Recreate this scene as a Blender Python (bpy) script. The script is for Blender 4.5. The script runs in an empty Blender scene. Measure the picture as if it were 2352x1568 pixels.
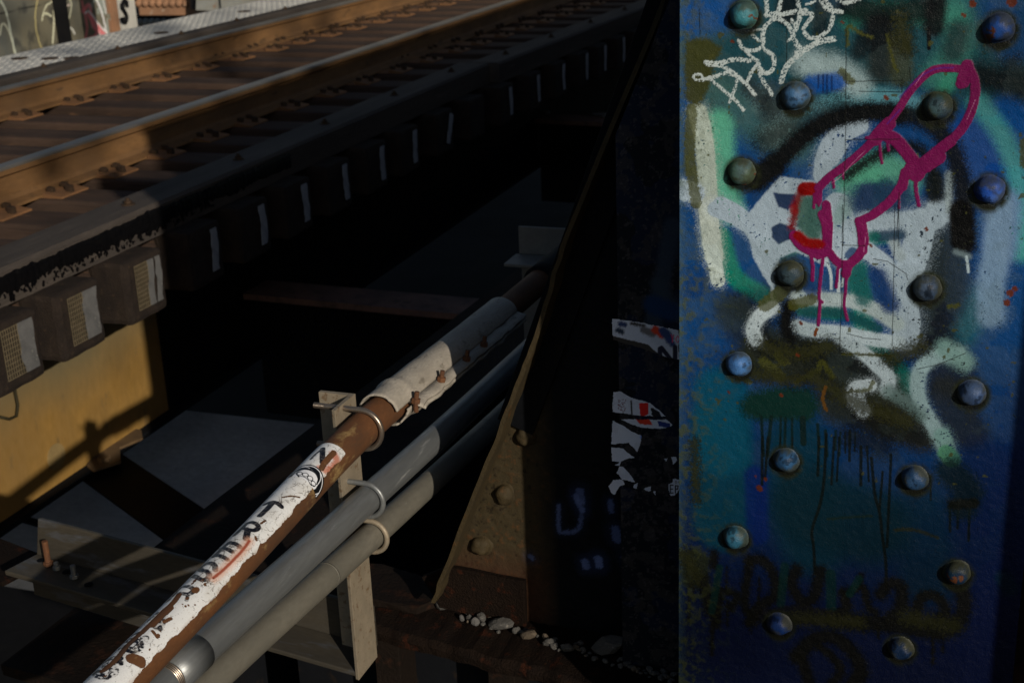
import bpy, bmesh, math, random
import numpy as np
from mathutils import Vector, Matrix, noise as mnoise
random.seed(7); RS = np.random.RandomState(11)
SC = bpy.context.scene; COL = SC.collection
# ------------------------------------------------------------------ camera frame (solved from the vanishing points)
F = 3143.0; CX, CY = 1176.0, 784.0
def nrm(v): v = np.array(v, float); return v/np.linalg.norm(v)
_Y = nrm([1187, 1170, -F]); _Z = -nrm([369, -8816, -F]); _X = nrm(np.cross(_Y, _Z)); _Z = np.cross(_X, _Y)
R = np.array([_X, _Y, _Z])
def ray(px, py): return R @ np.array([px-CX, CY-py, -F])
def onX(px, py, X): r = ray(px, py); return r*(X/r[0])
def onY(px, py, Y): r = ray(px, py); return r*(Y/r[1])
def onZ(px, py, Z): r = ray(px, py); return r*(Z/r[2])
SUN = nrm([1, -.935, .515])
# ------------------------------------------------------------------ materials
def lin(c):
    c = np.array(c, float)/255.
    return np.where(c <= .04045, c/12.92, ((c+.055)/1.055)**2.4)
def newmat(name):
    m = bpy.data.materials.new(name); m.use_nodes = True
    return m, m.node_tree.nodes, m.node_tree.links, m.node_tree.nodes['Principled BSDF']
def mix(N, L, fac, a, b):
    n = N.new('ShaderNodeMix'); n.data_type = 'RGBA'
    for k, v in ((0, fac), (6, a), (7, b)):
        if hasattr(v, 'is_output'): L.new(v, n.inputs[k])
        else: n.inputs[k].default_value = v if k == 0 else (*v, 1)
    return n.outputs[2]
def noise(N, L, vec, scale, detail=6, rough=.6):
    n = N.new('ShaderNodeTexNoise'); n.inputs['Scale'].default_value = scale; n.inputs['Detail'].default_value = detail
    n.inputs['Roughness'].default_value = rough; L.new(vec, n.inputs['Vector']); return n.outputs['Fac']
def ramp(N, L, fac, lo, hi):
    n = N.new('ShaderNodeMapRange'); n.inputs[1].default_value = lo; n.inputs[2].default_value = hi
    L.new(fac, n.inputs[0]); return n.outputs[0]
def coords(N, L, stretch=(1, 1, 1)):
    t = N.new('ShaderNodeTexCoord'); mp = N.new('ShaderNodeMapping'); mp.inputs['Scale'].default_value = stretch
    L.new(t.outputs['Object'], mp.inputs['Vector']); return mp.outputs[0]
def bump(N, L, P, h, strength, dist):
    b = N.new('ShaderNodeBump'); b.inputs['Strength'].default_value = strength; b.inputs['Distance'].default_value = dist
    L.new(h, b.inputs['Height']); L.new(b.outputs[0], P.inputs['Normal'])
def pm(name, c1, c2, scale=8, rough=.7, metal=0, c3=None, s3=60, lo3=.6, bs=.4, bd=.002, stretch=(1, 1, 1), rvar=.15):
    m, N, L, P = newmat(name); v = coords(N, L, stretch)
    n1 = noise(N, L, v, scale); c = mix(N, L, ramp(N, L, n1, .35, .65), c1, c2)
    if c3: c = mix(N, L, ramp(N, L, noise(N, L, v, s3, 5), lo3, lo3+.08), c, c3)
    nf = noise(N, L, v, scale*12, 4)
    c = mix(N, L, ramp(N, L, nf, .3, .9), c, tuple(x*.6 for x in c1))
    L.new(c, P.inputs['Base Color']); P.inputs['Metallic'].default_value = metal
    r = N.new('ShaderNodeMapRange'); r.inputs[3].default_value = max(rough-rvar, .1); r.inputs[4].default_value = min(rough+rvar, 1)
    L.new(n1, r.inputs[0]); L.new(r.outputs[0], P.inputs['Roughness'])
    P.inputs['Specular IOR Level'].default_value = .08 if max(c1) < .03 else .2 if max(c1) < .1 else .4
    bump(N, L, P, nf, bs, bd); return m
def attrmat(name, rough=.5, bs=.5, bscale=180, bd=.0012, spec=.5, dirt=.25):
    m, N, L, P = newmat(name); v = coords(N, L)
    a = N.new('ShaderNodeAttribute'); a.attribute_name = 'Col'
    nf = noise(N, L, v, bscale, 5, .65); ng = noise(N, L, v, bscale*3, 2)
    c = mix(N, L, ramp(N, L, ng, .45, .8), a.outputs['Color'], (.02, .02, .015))
    mx = N.new('ShaderNodeMix'); mx.data_type = 'RGBA'; mx.inputs[0].default_value = dirt
    L.new(a.outputs['Color'], mx.inputs[6]); L.new(c, mx.inputs[7]); L.new(mx.outputs[2], P.inputs['Base Color'])
    P.inputs['Roughness'].default_value = rough; P.inputs['Specular IOR Level'].default_value = spec
    h = N.new('ShaderNodeMath'); h.operation = 'MULTIPLY_ADD'; h.inputs[1].default_value = .6
    L.new(nf, h.inputs[0]); L.new(ng, h.inputs[2]); bump(N, L, P, h.outputs[0], bs, bd); return m
M = {}
M['galv'] = pm('galvanised_steel', (.27, .285, .29), (.13, .14, .15), 16, .42, .5, (.46, .47, .47), 50, .60, .4, .001, (1, .10, 1))
M['galv_dull'] = pm('dull_grey_conduit', (.20, .185, .15), (.125, .12, .10), 11, .55, .1, (.25, .24, .2), 90, .7, .15, .0006, (1, .4, 1))
M['zinc'] = pm('weathered_zinc', (.36, .30, .22), (.26, .22, .16), 30, .6, .3, (.16, .09, .04), 70, .58, .5, .001)
M['bolt'] = pm('brushed_bolt', (.36, .30, .24), (.24, .2, .17), 40, .32, .8, None, bs=.1)
M['rustpipe'] = pm('rusty_pipe', (.16, .062, .020), (.07, .034, .016), 16, .78, .05, (.30, .20, .08), 22, .60, .6, .0012, (1, .5, 1))
M['rustbolt'] = pm('rusty_bolt', (.15, .06, .022), (.08, .035, .018), 60, .8, 0, None)
M['sleeve'] = pm('weathered_sleeve', (.44, .40, .34), (.30, .27, .225), 20, .7, 0, (.16, .14, .11), 50, .58, .8, .0018, (1, .4, 1))
M['black'] = pm('black_bridge_paint', (.004, .0045, .006), (.006, .007, .009), 6, .65, 0, (.02, .014, .01), 25, .62, .4, .002)
M['blacksoft'] = pm('dark_steel', (.011, .012, .015), (.006, .007, .009), 5, .7, 0, (.022, .016, .012), 20, .6, .4, .002)
M['rustdark'] = pm('dark_rust_plate', (.014, .0095, .007), (.008, .006, .005), 9, .8, 0, (.028, .013, .008), 18, .57, .8, .004)
M['rustedge'] = pm('scaling_rust', (.015, .009, .006), (.009, .006, .005), 20, .85, 0, (.045, .014, .007), 35, .58, 1, .006)
M['brace'] = pm('olive_brown_gusset', (.058, .041, .018), (.036, .028, .015), 12, .72, 0, (.10, .045, .014), 26, .62, .7, .003)
M['web'] = pm('golden_girder_web', (.36, .205, .050), (.25, .15, .048), 3, .6, 0, (.16, .11, .05), 12, .62, .3, .002, (1, 1, .45))
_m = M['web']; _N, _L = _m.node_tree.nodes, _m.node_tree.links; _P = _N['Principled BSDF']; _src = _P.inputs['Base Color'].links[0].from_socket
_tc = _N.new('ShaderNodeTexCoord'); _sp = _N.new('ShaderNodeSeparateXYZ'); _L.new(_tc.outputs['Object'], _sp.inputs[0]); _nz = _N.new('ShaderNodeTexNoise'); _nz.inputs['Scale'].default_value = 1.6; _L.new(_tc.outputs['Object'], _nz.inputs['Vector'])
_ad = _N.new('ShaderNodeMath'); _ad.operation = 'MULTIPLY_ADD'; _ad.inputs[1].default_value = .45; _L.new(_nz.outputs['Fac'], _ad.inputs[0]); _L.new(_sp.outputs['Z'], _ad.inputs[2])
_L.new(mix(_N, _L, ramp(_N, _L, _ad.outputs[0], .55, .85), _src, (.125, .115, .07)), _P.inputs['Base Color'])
M['gusp'] = pm('pale_gold_patch', (.34, .24, .10), (.24, .17, .07), 20, .7)
M['railrust'] = pm('rusty_rail_side', (.235, .122, .045), (.12, .066, .030), 4, .75, 0, (.07, .042, .02), 11, .62, .5, .002, (1, .6, 1.6))
M['railhead'] = pm('polished_rail_head', (.27, .25, .22), (.17, .16, .15), 8, .42, .55, None, bs=.08, stretch=(1, .1, 1))
M['tie'] = pm('creosoted_timber', (.080, .050, .036), (.030, .022, .019), 7, .85, 0, (.15, .082, .045), 24, .60, .9, .004, (.18, 1.3, 1.3))
M['tieend'] = pm('dark_tie_end', (.034, .024, .018), (.016, .012, .011), 14, .85, 0, (.060, .040, .026), 40, .62, 1, .006)
M['tieplate'] = pm('rust_tie_plate', (.26, .125, .05), (.14, .07, .032), 12, .8, 0, None, bs=.5)
M['spike'] = pm('dark_spike', (.06, .036, .02), (.04, .025, .018), 30, .8)
M['timber'] = pm('grey_brown_timber', (.082, .068, .058), (.05, .043, .040), 10, .85, 0, (.12, .10, .085), 30, .62, .9, .004, (1, .12, 1))
M['tar'] = pm('tarry_crust', (.004, .004, .006), (.008, .007, .007), 60, .35, 0, None, bs=1, bd=.01)
M['strip'] = pm('zinc_strip', (.42, .45, .50), (.26, .28, .33), 20, .5, .1, (.6, .6, .6), 60, .66, .4, .001)
M['striplit'] = pm('mottled_zinc_strip_lit', (.21, .21, .21), (.12, .122, .125), 22, .5, .3, (.40, .39, .36), 50, .62, .5, .001)  # duller copy of the zinc for ties in sun; light set by colour
M['nail'] = pm('nail_plate', (.20, .16, .10), (.12, .10, .06), 30, .6, .2)
M['walk'] = pm('checkered_deck_plate', (.74, .73, .68), (.56, .56, .53), 4, .7, 0, (.4, .4, .38), 40, .6, 1, .006)
M['stone'] = pm('grey_stone', (.105, .10, .092), (.062, .06, .057), 25, .85, 0, (.26, .24, .21), 80, .6, .8, .003)
M['stone2'] = pm('tan_stone', (.15, .115, .08), (.09, .07, .05), 25, .85, 0, None, bs=.8)
M['stone3'] = pm('pale_stone', (.13, .125, .12), (.085, .085, .085), 25, .8, 0, None, bs=.8)
M['ground'] = pm('street_concrete', (.008, .008, .009), (.005, .005, .006), .9, .9, 0, (.01, .01, .01), 5, .6, .6, .01)
M['slab'] = pm('grey_concrete', (.60, .60, .61), (.42, .42, .45), 2.2, .9, 0, (.26, .26, .27), 30, .64, .7, .006)
M['colblue'] = pm('blue_column_paint', (.008, .028, .070), (.005, .018, .05), 5, .5, 0, (.03, .03, .01), 40, .6, .4, .001)
M['white'] = pm('white_marker_paint', (.78, .76, .68), (.66, .64, .58), 8, .6, 0, None, bs=.2)
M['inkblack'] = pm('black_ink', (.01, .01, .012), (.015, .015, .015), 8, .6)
M['bgrust'] = pm('orange_rust_beam', (.42, .22, .12), (.26, .15, .09), 4, .8, 0, (.5, .38, .28), 9, .6, .5, .004)
M['bgplate'] = pm('pale_painted_steel', (.36, .38, .36), (.25, .22, .17), 2.5, .6, 0, (.30, .16, .08), 6, .62, .4, .004)
M['wire'] = pm('dark_cable', (.03, .025, .012), (.03, .025, .012), 8, .7)
M['attr'] = attrmat('layered_graffiti_paint', .42, .6, 170, .0014, .2, .3)
M['attrdull'] = attrmat('graffiti_on_dark_steel', .6, .5, 90, .002, .08, .3)
M['attrlabel'] = attrmat('cracked_vinyl', .38, .2, 200, .0005, .5, .12)
# ------------------------------------------------------------------ objects
def mesh_obj(name, bm, mat, parent=None, smooth=False, auto=None):
    me = bpy.data.meshes.new(name); bmesh.ops.recalc_face_normals(bm, faces=bm.faces); bm.to_mesh(me); bm.free()
    o = bpy.data.objects.new(name, me); COL.objects.link(o)
    if mat: me.materials.append(M[mat] if isinstance(mat, str) else mat)
    if parent: link(o, parent)
    if smooth: me.polygons.foreach_set('use_smooth', [True]*len(me.polygons))
    return o
def link(o, parent):
    o.parent = parent; o.matrix_parent_inverse = Matrix.Identity(4)
    loc = parent_world(parent)
    o.data.transform(Matrix.Translation(-(loc)))
def parent_world(p):
    v = Vector((0, 0, 0))
    while p: v += Vector(p.location); p = p.parent
    return v
def thing(name, loc, label, cat, group=None):
    o = bpy.data.objects.new(name, None); o.empty_display_size = .05; COL.objects.link(o); o.location = loc
    return tag(o, label, cat, group)
def tag(o, label, cat, group=None):
    o['label'] = label; o['category'] = cat
    if group: o['group'] = group
    return o
def recenter(o, loc):
    o.data.transform(Matrix.Translation(-Vector(loc))); o.location = loc; return o
def hexa(bm, a, b, bevel=0):
    """box from 8 corners: a = bottom ring of 4, b = top ring of 4"""
    va = [bm.verts.new(p) for p in a]; vb = [bm.verts.new(p) for p in b]; fs = [bm.faces.new(va[::-1]), bm.faces.new(vb)]
    n = len(va)
    for i in range(n): fs.append(bm.faces.new((va[i], va[(i+1) % n], vb[(i+1) % n], vb[i])))
    if bevel:
        es = list({e for f in fs for e in f.edges}); bmesh.ops.bevel(bm, geom=es, offset=bevel, segments=2, affect='EDGES', profile=.6)
def box(bm, x0, x1, y0, y1, z0, z1, bevel=0):
    hexa(bm, [(x0, y0, z0), (x1, y0, z0), (x1, y1, z0), (x0, y1, z0)], [(x0, y0, z1), (x1, y0, z1), (x1, y1, z1), (x0, y1, z1)], bevel)
def prism(bm, poly, d0, d1, axis, bevel=0):
    def P(p, d): return (d, p[0], p[1]) if axis == 'x' else (p[0], d, p[1]) if axis == 'y' else (p[0], p[1], d)
    hexa(bm, [P(p, d0) for p in poly], [P(p, d1) for p in poly], bevel)
def tube(bm, pts, r, seg=14, caps=True, rfun=None):
    pts = [Vector(p) for p in pts]; rings = []; up = None
    for i, p in enumerate(pts):
        t = (pts[min(i+1, len(pts)-1)]-pts[max(i-1, 0)]).normalized()
        if up is None: up = t.orthogonal().normalized()
        up = (up-t*up.dot(t)).normalized(); s = t.cross(up); rr = rfun(i) if rfun else r
        rings.append([bm.verts.new(p+(up*math.cos(a)+s*math.sin(a))*rr) for a in [2*math.pi*k/seg for k in range(seg)]])
    for a, b in zip(rings, rings[1:]):
        for k in range(seg): bm.faces.new((a[k], a[(k+1) % seg], b[(k+1) % seg], b[k]))
    if caps: bm.faces.new(rings[0][::-1]); bm.faces.new(rings[-1])
def hexbolt(bm, c, axis, r, h, shank=0, sr=.4):
    ax = Vector(axis).normalized(); up = ax.orthogonal().normalized(); s = ax.cross(up); c = Vector(c)
    ring = [(up*math.cos(k*math.pi/3)+s*math.sin(k*math.pi/3))*r for k in range(6)]
    hexa(bm, [c+v for v in ring], [c+v+ax*h for v in ring], r*.12)
    if shank: tube(bm, [c+ax*h*.9, c+ax*(h+shank)], r*sr, 10)
def dome(bm, c, r, h, axis='y-', seed=0, jit=.04):
    rings = []; n = 24
    for j in range(-1, 8):
        t = max(j, .6)/7*math.pi/2
        rr = (r*1.28 if j < 0 else r*math.cos(t)**.8) if j < 7 else 0; hh = -.0015 if j < 0 else h*math.sin(t)
        rg = []
        for k in range(n if j < 7 else 1):
            a = 2*math.pi*k/n; x, z = rr*math.cos(a), rr*math.sin(a)
            q = 1+jit*mnoise.noise(Vector((x*60+seed*7, z*60, hh*60)))
            p = {'y-': (c[0]+x*q, c[1]-hh*q, c[2]+z*q), 'z+': (c[0]+x*q, c[1]+z*q, c[2]+hh*q), 'x+': (c[0]+hh*q, c[1]+x*q, c[2]+z*q)}[axis]
            rg.append(bm.verts.new(p))
        rings.append(rg)
    for a, b in zip(rings, rings[1:]):
        for k in range(n):
            if len(b) > 1: bm.faces.new((a[k], a[(k+1) % n], b[(k+1) % n], b[k]))
            else: bm.faces.new((a[k], a[(k+1) % n], b[0]))
def roughen(bm, amp, scale, seed=0, sel=None):
    for v in bm.verts:
        if sel and not sel(v.co): continue
        p = v.co*scale+Vector((seed*3.1, seed, 0))
        v.co += Vector((mnoise.noise(p), mnoise.noise(p+Vector((9, 3, 1))), mnoise.noise(p+Vector((2, 17, 5)))))*amp
def cut(bm, n): bmesh.ops.subdivide_edges(bm, edges=bm.edges[:], cuts=n, use_grid_fill=True)
# ------------------------------------------------------------------ painted grids
def catmull(pts, n=8):
    pts = [np.array(p, float) for p in pts]
    if len(pts) < 3: return pts
    P = [2*pts[0]-pts[1]]+pts+[2*pts[-1]-pts[-2]]; out = []
    for i in range(1, len(P)-2):
        for k in range(n):
            t = k/n; a, b, c, d = P[i-1], P[i], P[i+1], P[i+2]
            out.append(.5*((2*b)+(-a+c)*t+(2*a-5*b+4*c-d)*t*t+(-a+3*b-3*c+d)*t**3))
    return out+[pts[-1]]
class Canvas:
    def __init__(s, u0, u1, v0, v1, step, gain=(1, 1, 1), px=1.0, T=None):
        s.nu = int(round((u1-u0)/step))+1; s.nv = int(round((v1-v0)/step))+1
        s.u = np.linspace(u0, u1, s.nu); s.v = np.linspace(v0, v1, s.nv); s.U, s.V = np.meshgrid(s.u, s.v)
        s.c = np.zeros((s.nv, s.nu, 3)); s.gain = np.array(gain); s.px = px; s.T = T or (lambda x, y: (x, y)); s.step = step
        s.h = np.zeros((s.nv, s.nu)); s.r = np.random.RandomState(5)
    def K(s, c): return np.clip(lin(c)/s.gain, 0, .9)
    def fbm(s, scale, seed, oct=4, su=1, sv=1, U=None, V=None):
        U = s.U if U is None else U; V = s.V if V is None else V
        out = np.zeros_like(U); amp = 1; tot = 0; rs = np.random.RandomState(seed); lat = rs.rand(128, 128)
        for o in range(oct):
            x = U*su/scale+13.7*o+50; y = V*sv/scale+5.3*o+50; ix = np.floor(x).astype(int); iy = np.floor(y).astype(int); fx = x-ix; fy = y-iy
            fx = fx*fx*(3-2*fx); fy = fy*fy*(3-2*fy)
            g = lambda a, b: lat[(iy+b) % 128, (ix+a) % 128]
            out += amp*((g(0, 0)*(1-fx)+g(1, 0)*fx)*(1-fy)+(g(0, 1)*(1-fx)+g(1, 1)*fx)*fy); tot += amp; amp *= .55; scale /= 2.1
        return out/tot
    def fill(s, c): s.c[:] = s.K(c)
    def blend(s, a, c, sl=(slice(None), slice(None))):
        a = np.clip(a, 0, 1)[..., None]; s.c[sl] = s.c[sl]*(1-a)+s.K(c)*a
    def sub(s, P, pad):
        a = np.array(P); i0 = np.searchsorted(s.u, a[:, 0].min()-pad); i1 = np.searchsorted(s.u, a[:, 0].max()+pad)
        j0 = np.searchsorted(s.v, a[:, 1].min()-pad); j1 = np.searchsorted(s.v, a[:, 1].max()+pad)
        return (slice(j0, j1), slice(i0, i1))
    def dist(s, P, sl):
        U = s.U[sl]; V = s.V[sl]; D = np.full(U.shape, 1e9)
        if len(P) == 1: return np.hypot(U-P[0][0], V-P[0][1])
        for (ax, ay), (bx, by) in zip(P, P[1:]):
            dx, dy = bx-ax, by-ay; q = dx*dx+dy*dy+1e-12
            t = np.clip(((U-ax)*dx+(V-ay)*dy)/q, 0, 1); D = np.minimum(D, np.hypot(U-ax-t*dx, V-ay-t*dy))
        return D
    def stroke(s, pts, w, c, soft=6, jag=0, a=1, grain=.3, holes=0, smooth=True, mask=None, raise_=0):
        """w, soft, jag in traced units (scaled by px)"""
        P = [s.T(*p) for p in pts]; P = catmull(P) if smooth else [np.array(p) for p in P]
        w = w*s.px; soft = soft*s.px; jg = jag*s.px; sl = s.sub(P, w/2+soft+jg*2)
        if s.U[sl].size == 0: return
        D = s.dist(P, sl)
        if jag: D = D+(s.fbm(9*s.px, 77, 3, U=s.U[sl], V=s.V[sl])-.5)*2*jg
        al = np.clip((w/2+soft/2-D)/max(soft, 1e-6), 0, 1); al = al*al*(3-2*al)
        if grain: al = al*(1-grain)+(s.r.rand(*al.shape) < al)*grain
        if holes: al = al*(s.fbm(7*s.px, 31, 2, U=s.U[sl], V=s.V[sl]) > holes)
        al = al*a
        if mask is not None: mask[sl] = np.maximum(mask[sl], al); return
        s.blend(al, c, sl)
        if raise_: s.h[sl] = np.maximum(s.h[sl], al*raise_)
    def poly(s, pts, c, soft=2, jag=0, a=1, grain=0, mask=None):
        P = [np.array(s.T(*p)) for p in pts]; sl = s.sub(P, (soft+jag*2)*s.px+s.step); U = s.U[sl]; V = s.V[sl]
        if U.size == 0: return
        if jag:
            U = U+(s.fbm(10*s.px, 3, 3, U=s.U[sl], V=s.V[sl])-.5)*2*jag*s.px; V = V+(s.fbm(10*s.px, 4, 3, U=s.U[sl], V=s.V[sl])-.5)*2*jag*s.px
        ins = np.zeros(U.shape, bool); n = len(P)
        for i in range(n):
            (ax, ay), (bx, by) = P[i], P[(i+1) % n]
            cnd = ((ay > V) != (by > V)) & (U < (bx-ax)*(V-ay)/((by-ay) if by != ay else 1e-9)+ax); ins ^= cnd
        al = ins.astype(float)
        if soft > 2:
            k = max(1, int(soft*s.px/s.step/2))
            for _ in range(2):
                cs = np.cumsum(np.pad(al, ((k, k), (0, 0)), mode='edge'), 0); al = (cs[2*k:]-cs[:-2*k])/(2*k)
                cs = np.cumsum(np.pad(al, ((0, 0), (k, k)), mode='edge'), 1); al = (cs[:, 2*k:]-cs[:, :-2*k])/(2*k)
        if grain: al = al*(1-grain)+(s.r.rand(*al.shape) < al)*grain
        if mask is not None: mask[sl] = np.maximum(mask[sl], al*a)
        else: s.blend(al*a, c, sl)
    def build(s, name, pos, mat, parent=None, mask=None, smooth=True):
        """pos(U,V,h) -> (nv,nu,3)"""
        X = pos(s.U, s.V, s.h).reshape(-1, 3); idx = np.arange(s.nu*s.nv).reshape(s.nv, s.nu)
        q = np.stack([idx[:-1, :-1], idx[:-1, 1:], idx[1:, 1:], idx[1:, :-1]], -1).reshape(-1, 4); colr = s.c.reshape(-1, 3)
        if mask is not None:
            mk = mask.reshape(-1) > .5; q = q[mk[q].sum(1) >= 3]; used = np.unique(q); re = np.zeros(len(X), int); re[used] = np.arange(len(used)); q = re[q]; X = X[used]; colr = colr[used]
        me = bpy.data.meshes.new(name); me.vertices.add(len(X)); me.vertices.foreach_set('co', X.astype('f').ravel())
        me.loops.add(q.size); me.loops.foreach_set('vertex_index', q.astype('i').ravel()); me.polygons.add(len(q))
        me.polygons.foreach_set('loop_start', np.arange(0, q.size, 4, dtype='i')); me.update(calc_edges=True)
        at = me.color_attributes.new('Col', 'FLOAT_COLOR', 'POINT'); at.data.foreach_set('color', np.concatenate([colr, np.ones((len(colr), 1))], 1).astype('f').ravel())
        if smooth: me.polygons.foreach_set('use_smooth', [True]*len(me.polygons))
        me.materials.append(M[mat]); me.validate(); o = bpy.data.objects.new(name, me); COL.objects.link(o)
        if parent: link(o, parent)
        return o
# =================================================================== THE BLUE COLUMN
YC = 1.925; q_ = YC/1.8; WG = (.72, .62, .56)
def T1(x, y): p = onY(1505.3+.36*x, .36*y, YC); return p[0], p[2]
def T2(x, y): return T1(x, y+1306.7)
def T3(x, y): return T1(x, y+2788.3)
PX = .36*YC/3143*1.06
cv = Canvas(-.4125*q_, .0715*q_, -1.36*q_, .02, .00112, WG, PX, T1); cv.Uq = cv.U/q_; cv.Vq = cv.V/q_
def A(T, pts): return [( (x, y) if T == 1 else (x, y+1306.7) if T == 2 else (x, y+2788.3)) for x, y in pts]
def S(T, pts, w, c, **k): cv.stroke(A(T, pts), w, c, **k)
def PG(T, pts, c, **k): cv.poly(A(T, pts), c, **k)
BLU = (24, 64, 112); NAVY = (1, 22, 62); TEAL = (32, 68, 66); GRN = (88, 150, 122); BLK = (9, 12, 15); WHT = (156, 163, 170); OLV = (66, 66, 26); MAG = (118, 26, 74); RED = (130, 4, 8)
cv.fill(BLU)
n1 = cv.fbm(.09, 1); n2 = cv.fbm(.03, 2); n3 = cv.fbm(.008, 3); n4 = cv.fbm(.0035, 4, 2)
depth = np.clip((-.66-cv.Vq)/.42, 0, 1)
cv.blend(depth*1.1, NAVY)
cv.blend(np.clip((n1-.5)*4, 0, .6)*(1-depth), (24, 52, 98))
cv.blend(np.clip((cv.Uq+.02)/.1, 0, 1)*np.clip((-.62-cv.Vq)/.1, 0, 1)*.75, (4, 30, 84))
# -- greens and teals of the upper half
S(1, [(500, 300), (800, 250), (1200, 350), (1700, 260), (2300, 450)], 620, TEAL, soft=260, a=.85)
S(1, [(400, 620), (700, 820), (900, 900)], 260, (62, 92, 84), soft=160, a=.8)
S(1, [(250, 120), (520, 60)], 230, (30, 72, 132), soft=120, a=.8)
S(1, [(400, 800), (420, 1100), (470, 1330)], 190, GRN, soft=90, a=.95)
S(1, [(1250, 120), (1400, 60), (1900, 120)], 120, (52, 120, 98), soft=90, a=.7)
S(1, [(1900, 60), (1930, 300), (1800, 480)], 160, (66, 122, 106), soft=120, a=.7)
S(1, [(2200, 60), (2300, 300)], 200, (28, 62, 108), soft=120, a=.8)
S(1, [(900, 760), (1150, 655), (1450, 625), (1750, 700)], 110, (92, 136, 142), soft=70, a=.8)
S(1, [(700, 640), (820, 770), (760, 860)], 150, (104, 118, 112), soft=130, a=.7)
S(1, [(960, 400), (1150, 440), (1290, 540)], 150, (156, 166, 164), soft=110, a=.8)
S(1, [(1000, 540), (1160, 520)], 110, (26, 70, 136), soft=50, a=.9)
S(1, [(2020, 900), (2180, 1080)], 330, (26, 66, 132), soft=160, a=.9)
S(1, [(2250, 700), (2300, 760)], 200, (22, 70, 130), soft=100, a=.9)
S(1, [(2060, 660), (2220, 880), (2310, 1150), (2340, 1568)], 110, (72, 138, 134), soft=80, a=.85)
S(2, [(2335, 0), (2340, 300)], 120, (70, 140, 128), soft=90, a=.8)
S(1, [(1260, 1160), (1430, 1080), (1570, 1130)], 230, GRN, soft=130, a=.9)
S(1, [(1900, 470), (1850, 560)], 90, (60, 130, 104), soft=60, a=.8)
S(2, [(420, 200), (500, 450), (700, 590)], 120, (28, 116, 96), soft=50)
S(2, [(720, 290), (880, 240)], 130, (100, 166, 134), soft=80)
S(2, [(1280, 400), (1310, 650), (1330, 790)], 130, (26, 104, 92), soft=60, a=.9)
S(2, [(1370, 200), (1500, 170)], 120, (30, 108, 92), soft=60)
S(2, [(940, 660), (1150, 690)], 100, (26, 92, 84), soft=50)
S(2, [(1400, 900), (1560, 1080), (1620, 1180)], 130, (20, 92, 82), soft=70)
S(2, [(2080, 600), (1980, 780), (1900, 900)], 170, (40, 92, 92), soft=120, a=.7)
# -- dark hazes
S(2, [(820, 160), (780, 560), (500, 650)], 200, (28, 44, 60), soft=120, a=.6)
S(2, [(1780, 160), (1850, 500), (1750, 800), (1900, 1100)], 300, (28, 34, 44), soft=130, a=.85)
S(2, [(500, 700), (700, 900), (1100, 1000)], 260, (30, 36, 40), soft=130, a=.8)
S(2, [(700, 980), (1100, 1000), (1350, 1120), (1500, 1350)], 330, (38, 40, 28), soft=110, a=.92, grain=.5)
S(2, [(1150, 1240), (1500, 1330), (1700, 1450)], 260, (40, 38, 22), soft=120, a=.9, grain=.5)
S(2, [(1850, 1200), (2000, 1450)], 240, (34, 36, 34), soft=110, a=.8, grain=.4)
S(1, [(1230, 40), (1450, 90), (1720, 60)], 170, BLK, soft=110, a=.9)
S(1, [(1430, 170), (1450, 430)], 170, BLK, soft=80, a=.95)
S(1, [(1330, 250), (1300, 330)], 100, BLK, soft=60, a=.8)
S(1, [(1790, 20), (1780, 170)], 120, BLK, soft=60, a=.95)
S(1, [(1745, 180), (1745, 310)], 22, BLK, soft=5)
S(1, [(850, 0), (840, 90)], 130, BLK, soft=60, a=.85)
S(1, [(1060, 40), (1050, 190)], 100, (16, 22, 26), soft=60, a=.8)
S(1, [(1560, 260), (1570, 480)], 130, (52, 50, 22), soft=60, a=.8, grain=.5)
S(1, [(1930, 200), (1900, 330)], 130, (26, 40, 44), soft=80, a=.8)
S(1, [(2060, 480), (2352, 560)], 150, BLK, soft=110, a=.9)
S(1, [(740, 560), (700, 740)], 90, (26, 40, 46), soft=70, a=.7)
cvb = cv.c.copy()
_S = S
def S(T, pts, w, c, **k):
    if w >= 80 and min(c) > 90: _S(T, pts, w*1.3, c, soft=w*.7, a=.3, grain=.9)
    _S(T, pts, w, c, **k)
for T, pts, w in ((1, [(700, 900), (900, 800), (1200, 690)], 150), (1, [(600, 560), (760, 700)], 100), (2, [(560, 650), (700, 760), (720, 900)], 150), (2, [(1760, 240), (1800, 700), (1740, 900)], 170), (2, [(900, 900), (1200, 1010), (1500, 1000)], 150), (2, [(1150, 1330), (1400, 1400), (1650, 1470)], 150), (3, [(1250, 0), (1450, 60)], 170), (1, [(2280, 420), (2352, 520)], 120)):
    S(T, pts, w, (14, 18, 20), soft=w*.9, grain=.7, a=.75)
# -- white body
S(1, [(270, 720), (310, 900), (330, 1150), (345, 1400), (375, 1640)], 120, (172, 174, 160), soft=16, grain=.6, jag=3)
S(2, [(345, 250), (375, 340), (398, 480)], 92, (186, 188, 178), soft=6, jag=2)
S(2, [(330, 0), (355, 200)], 116, (182, 182, 170), soft=10, jag=2)
S(1, [(175, 1210), (250, 1230)], 130, (170, 176, 182), soft=8, jag=16)
S(1, [(380, 1335), (500, 1385), (640, 1470)], 96, WHT, soft=8)
S(2, [(420, 0), (540, 70), (650, 200), (720, 330)], 105, WHT, soft=8)
S(2, [(700, 250), (745, 420)], 60, WHT, soft=10)
S(2, [(745, 430), (742, 590)], 18, (130, 134, 134), soft=8, a=.8)
PG(1, [(800, 1120), (1020, 1150), (1040, 1260), (930, 1400), (900, 1440), (1110, 1480), (1120, 1568), (1100, 1700), (900, 1600), (800, 1640), (760, 1850), (690, 1750), (630, 1640), (600, 1500), (605, 1350), (700, 1230)], WHT, soft=6, jag=4)
S(1, [(960, 1330), (1000, 1470)], 170, (66, 96, 84), soft=70, a=.95)
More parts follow.
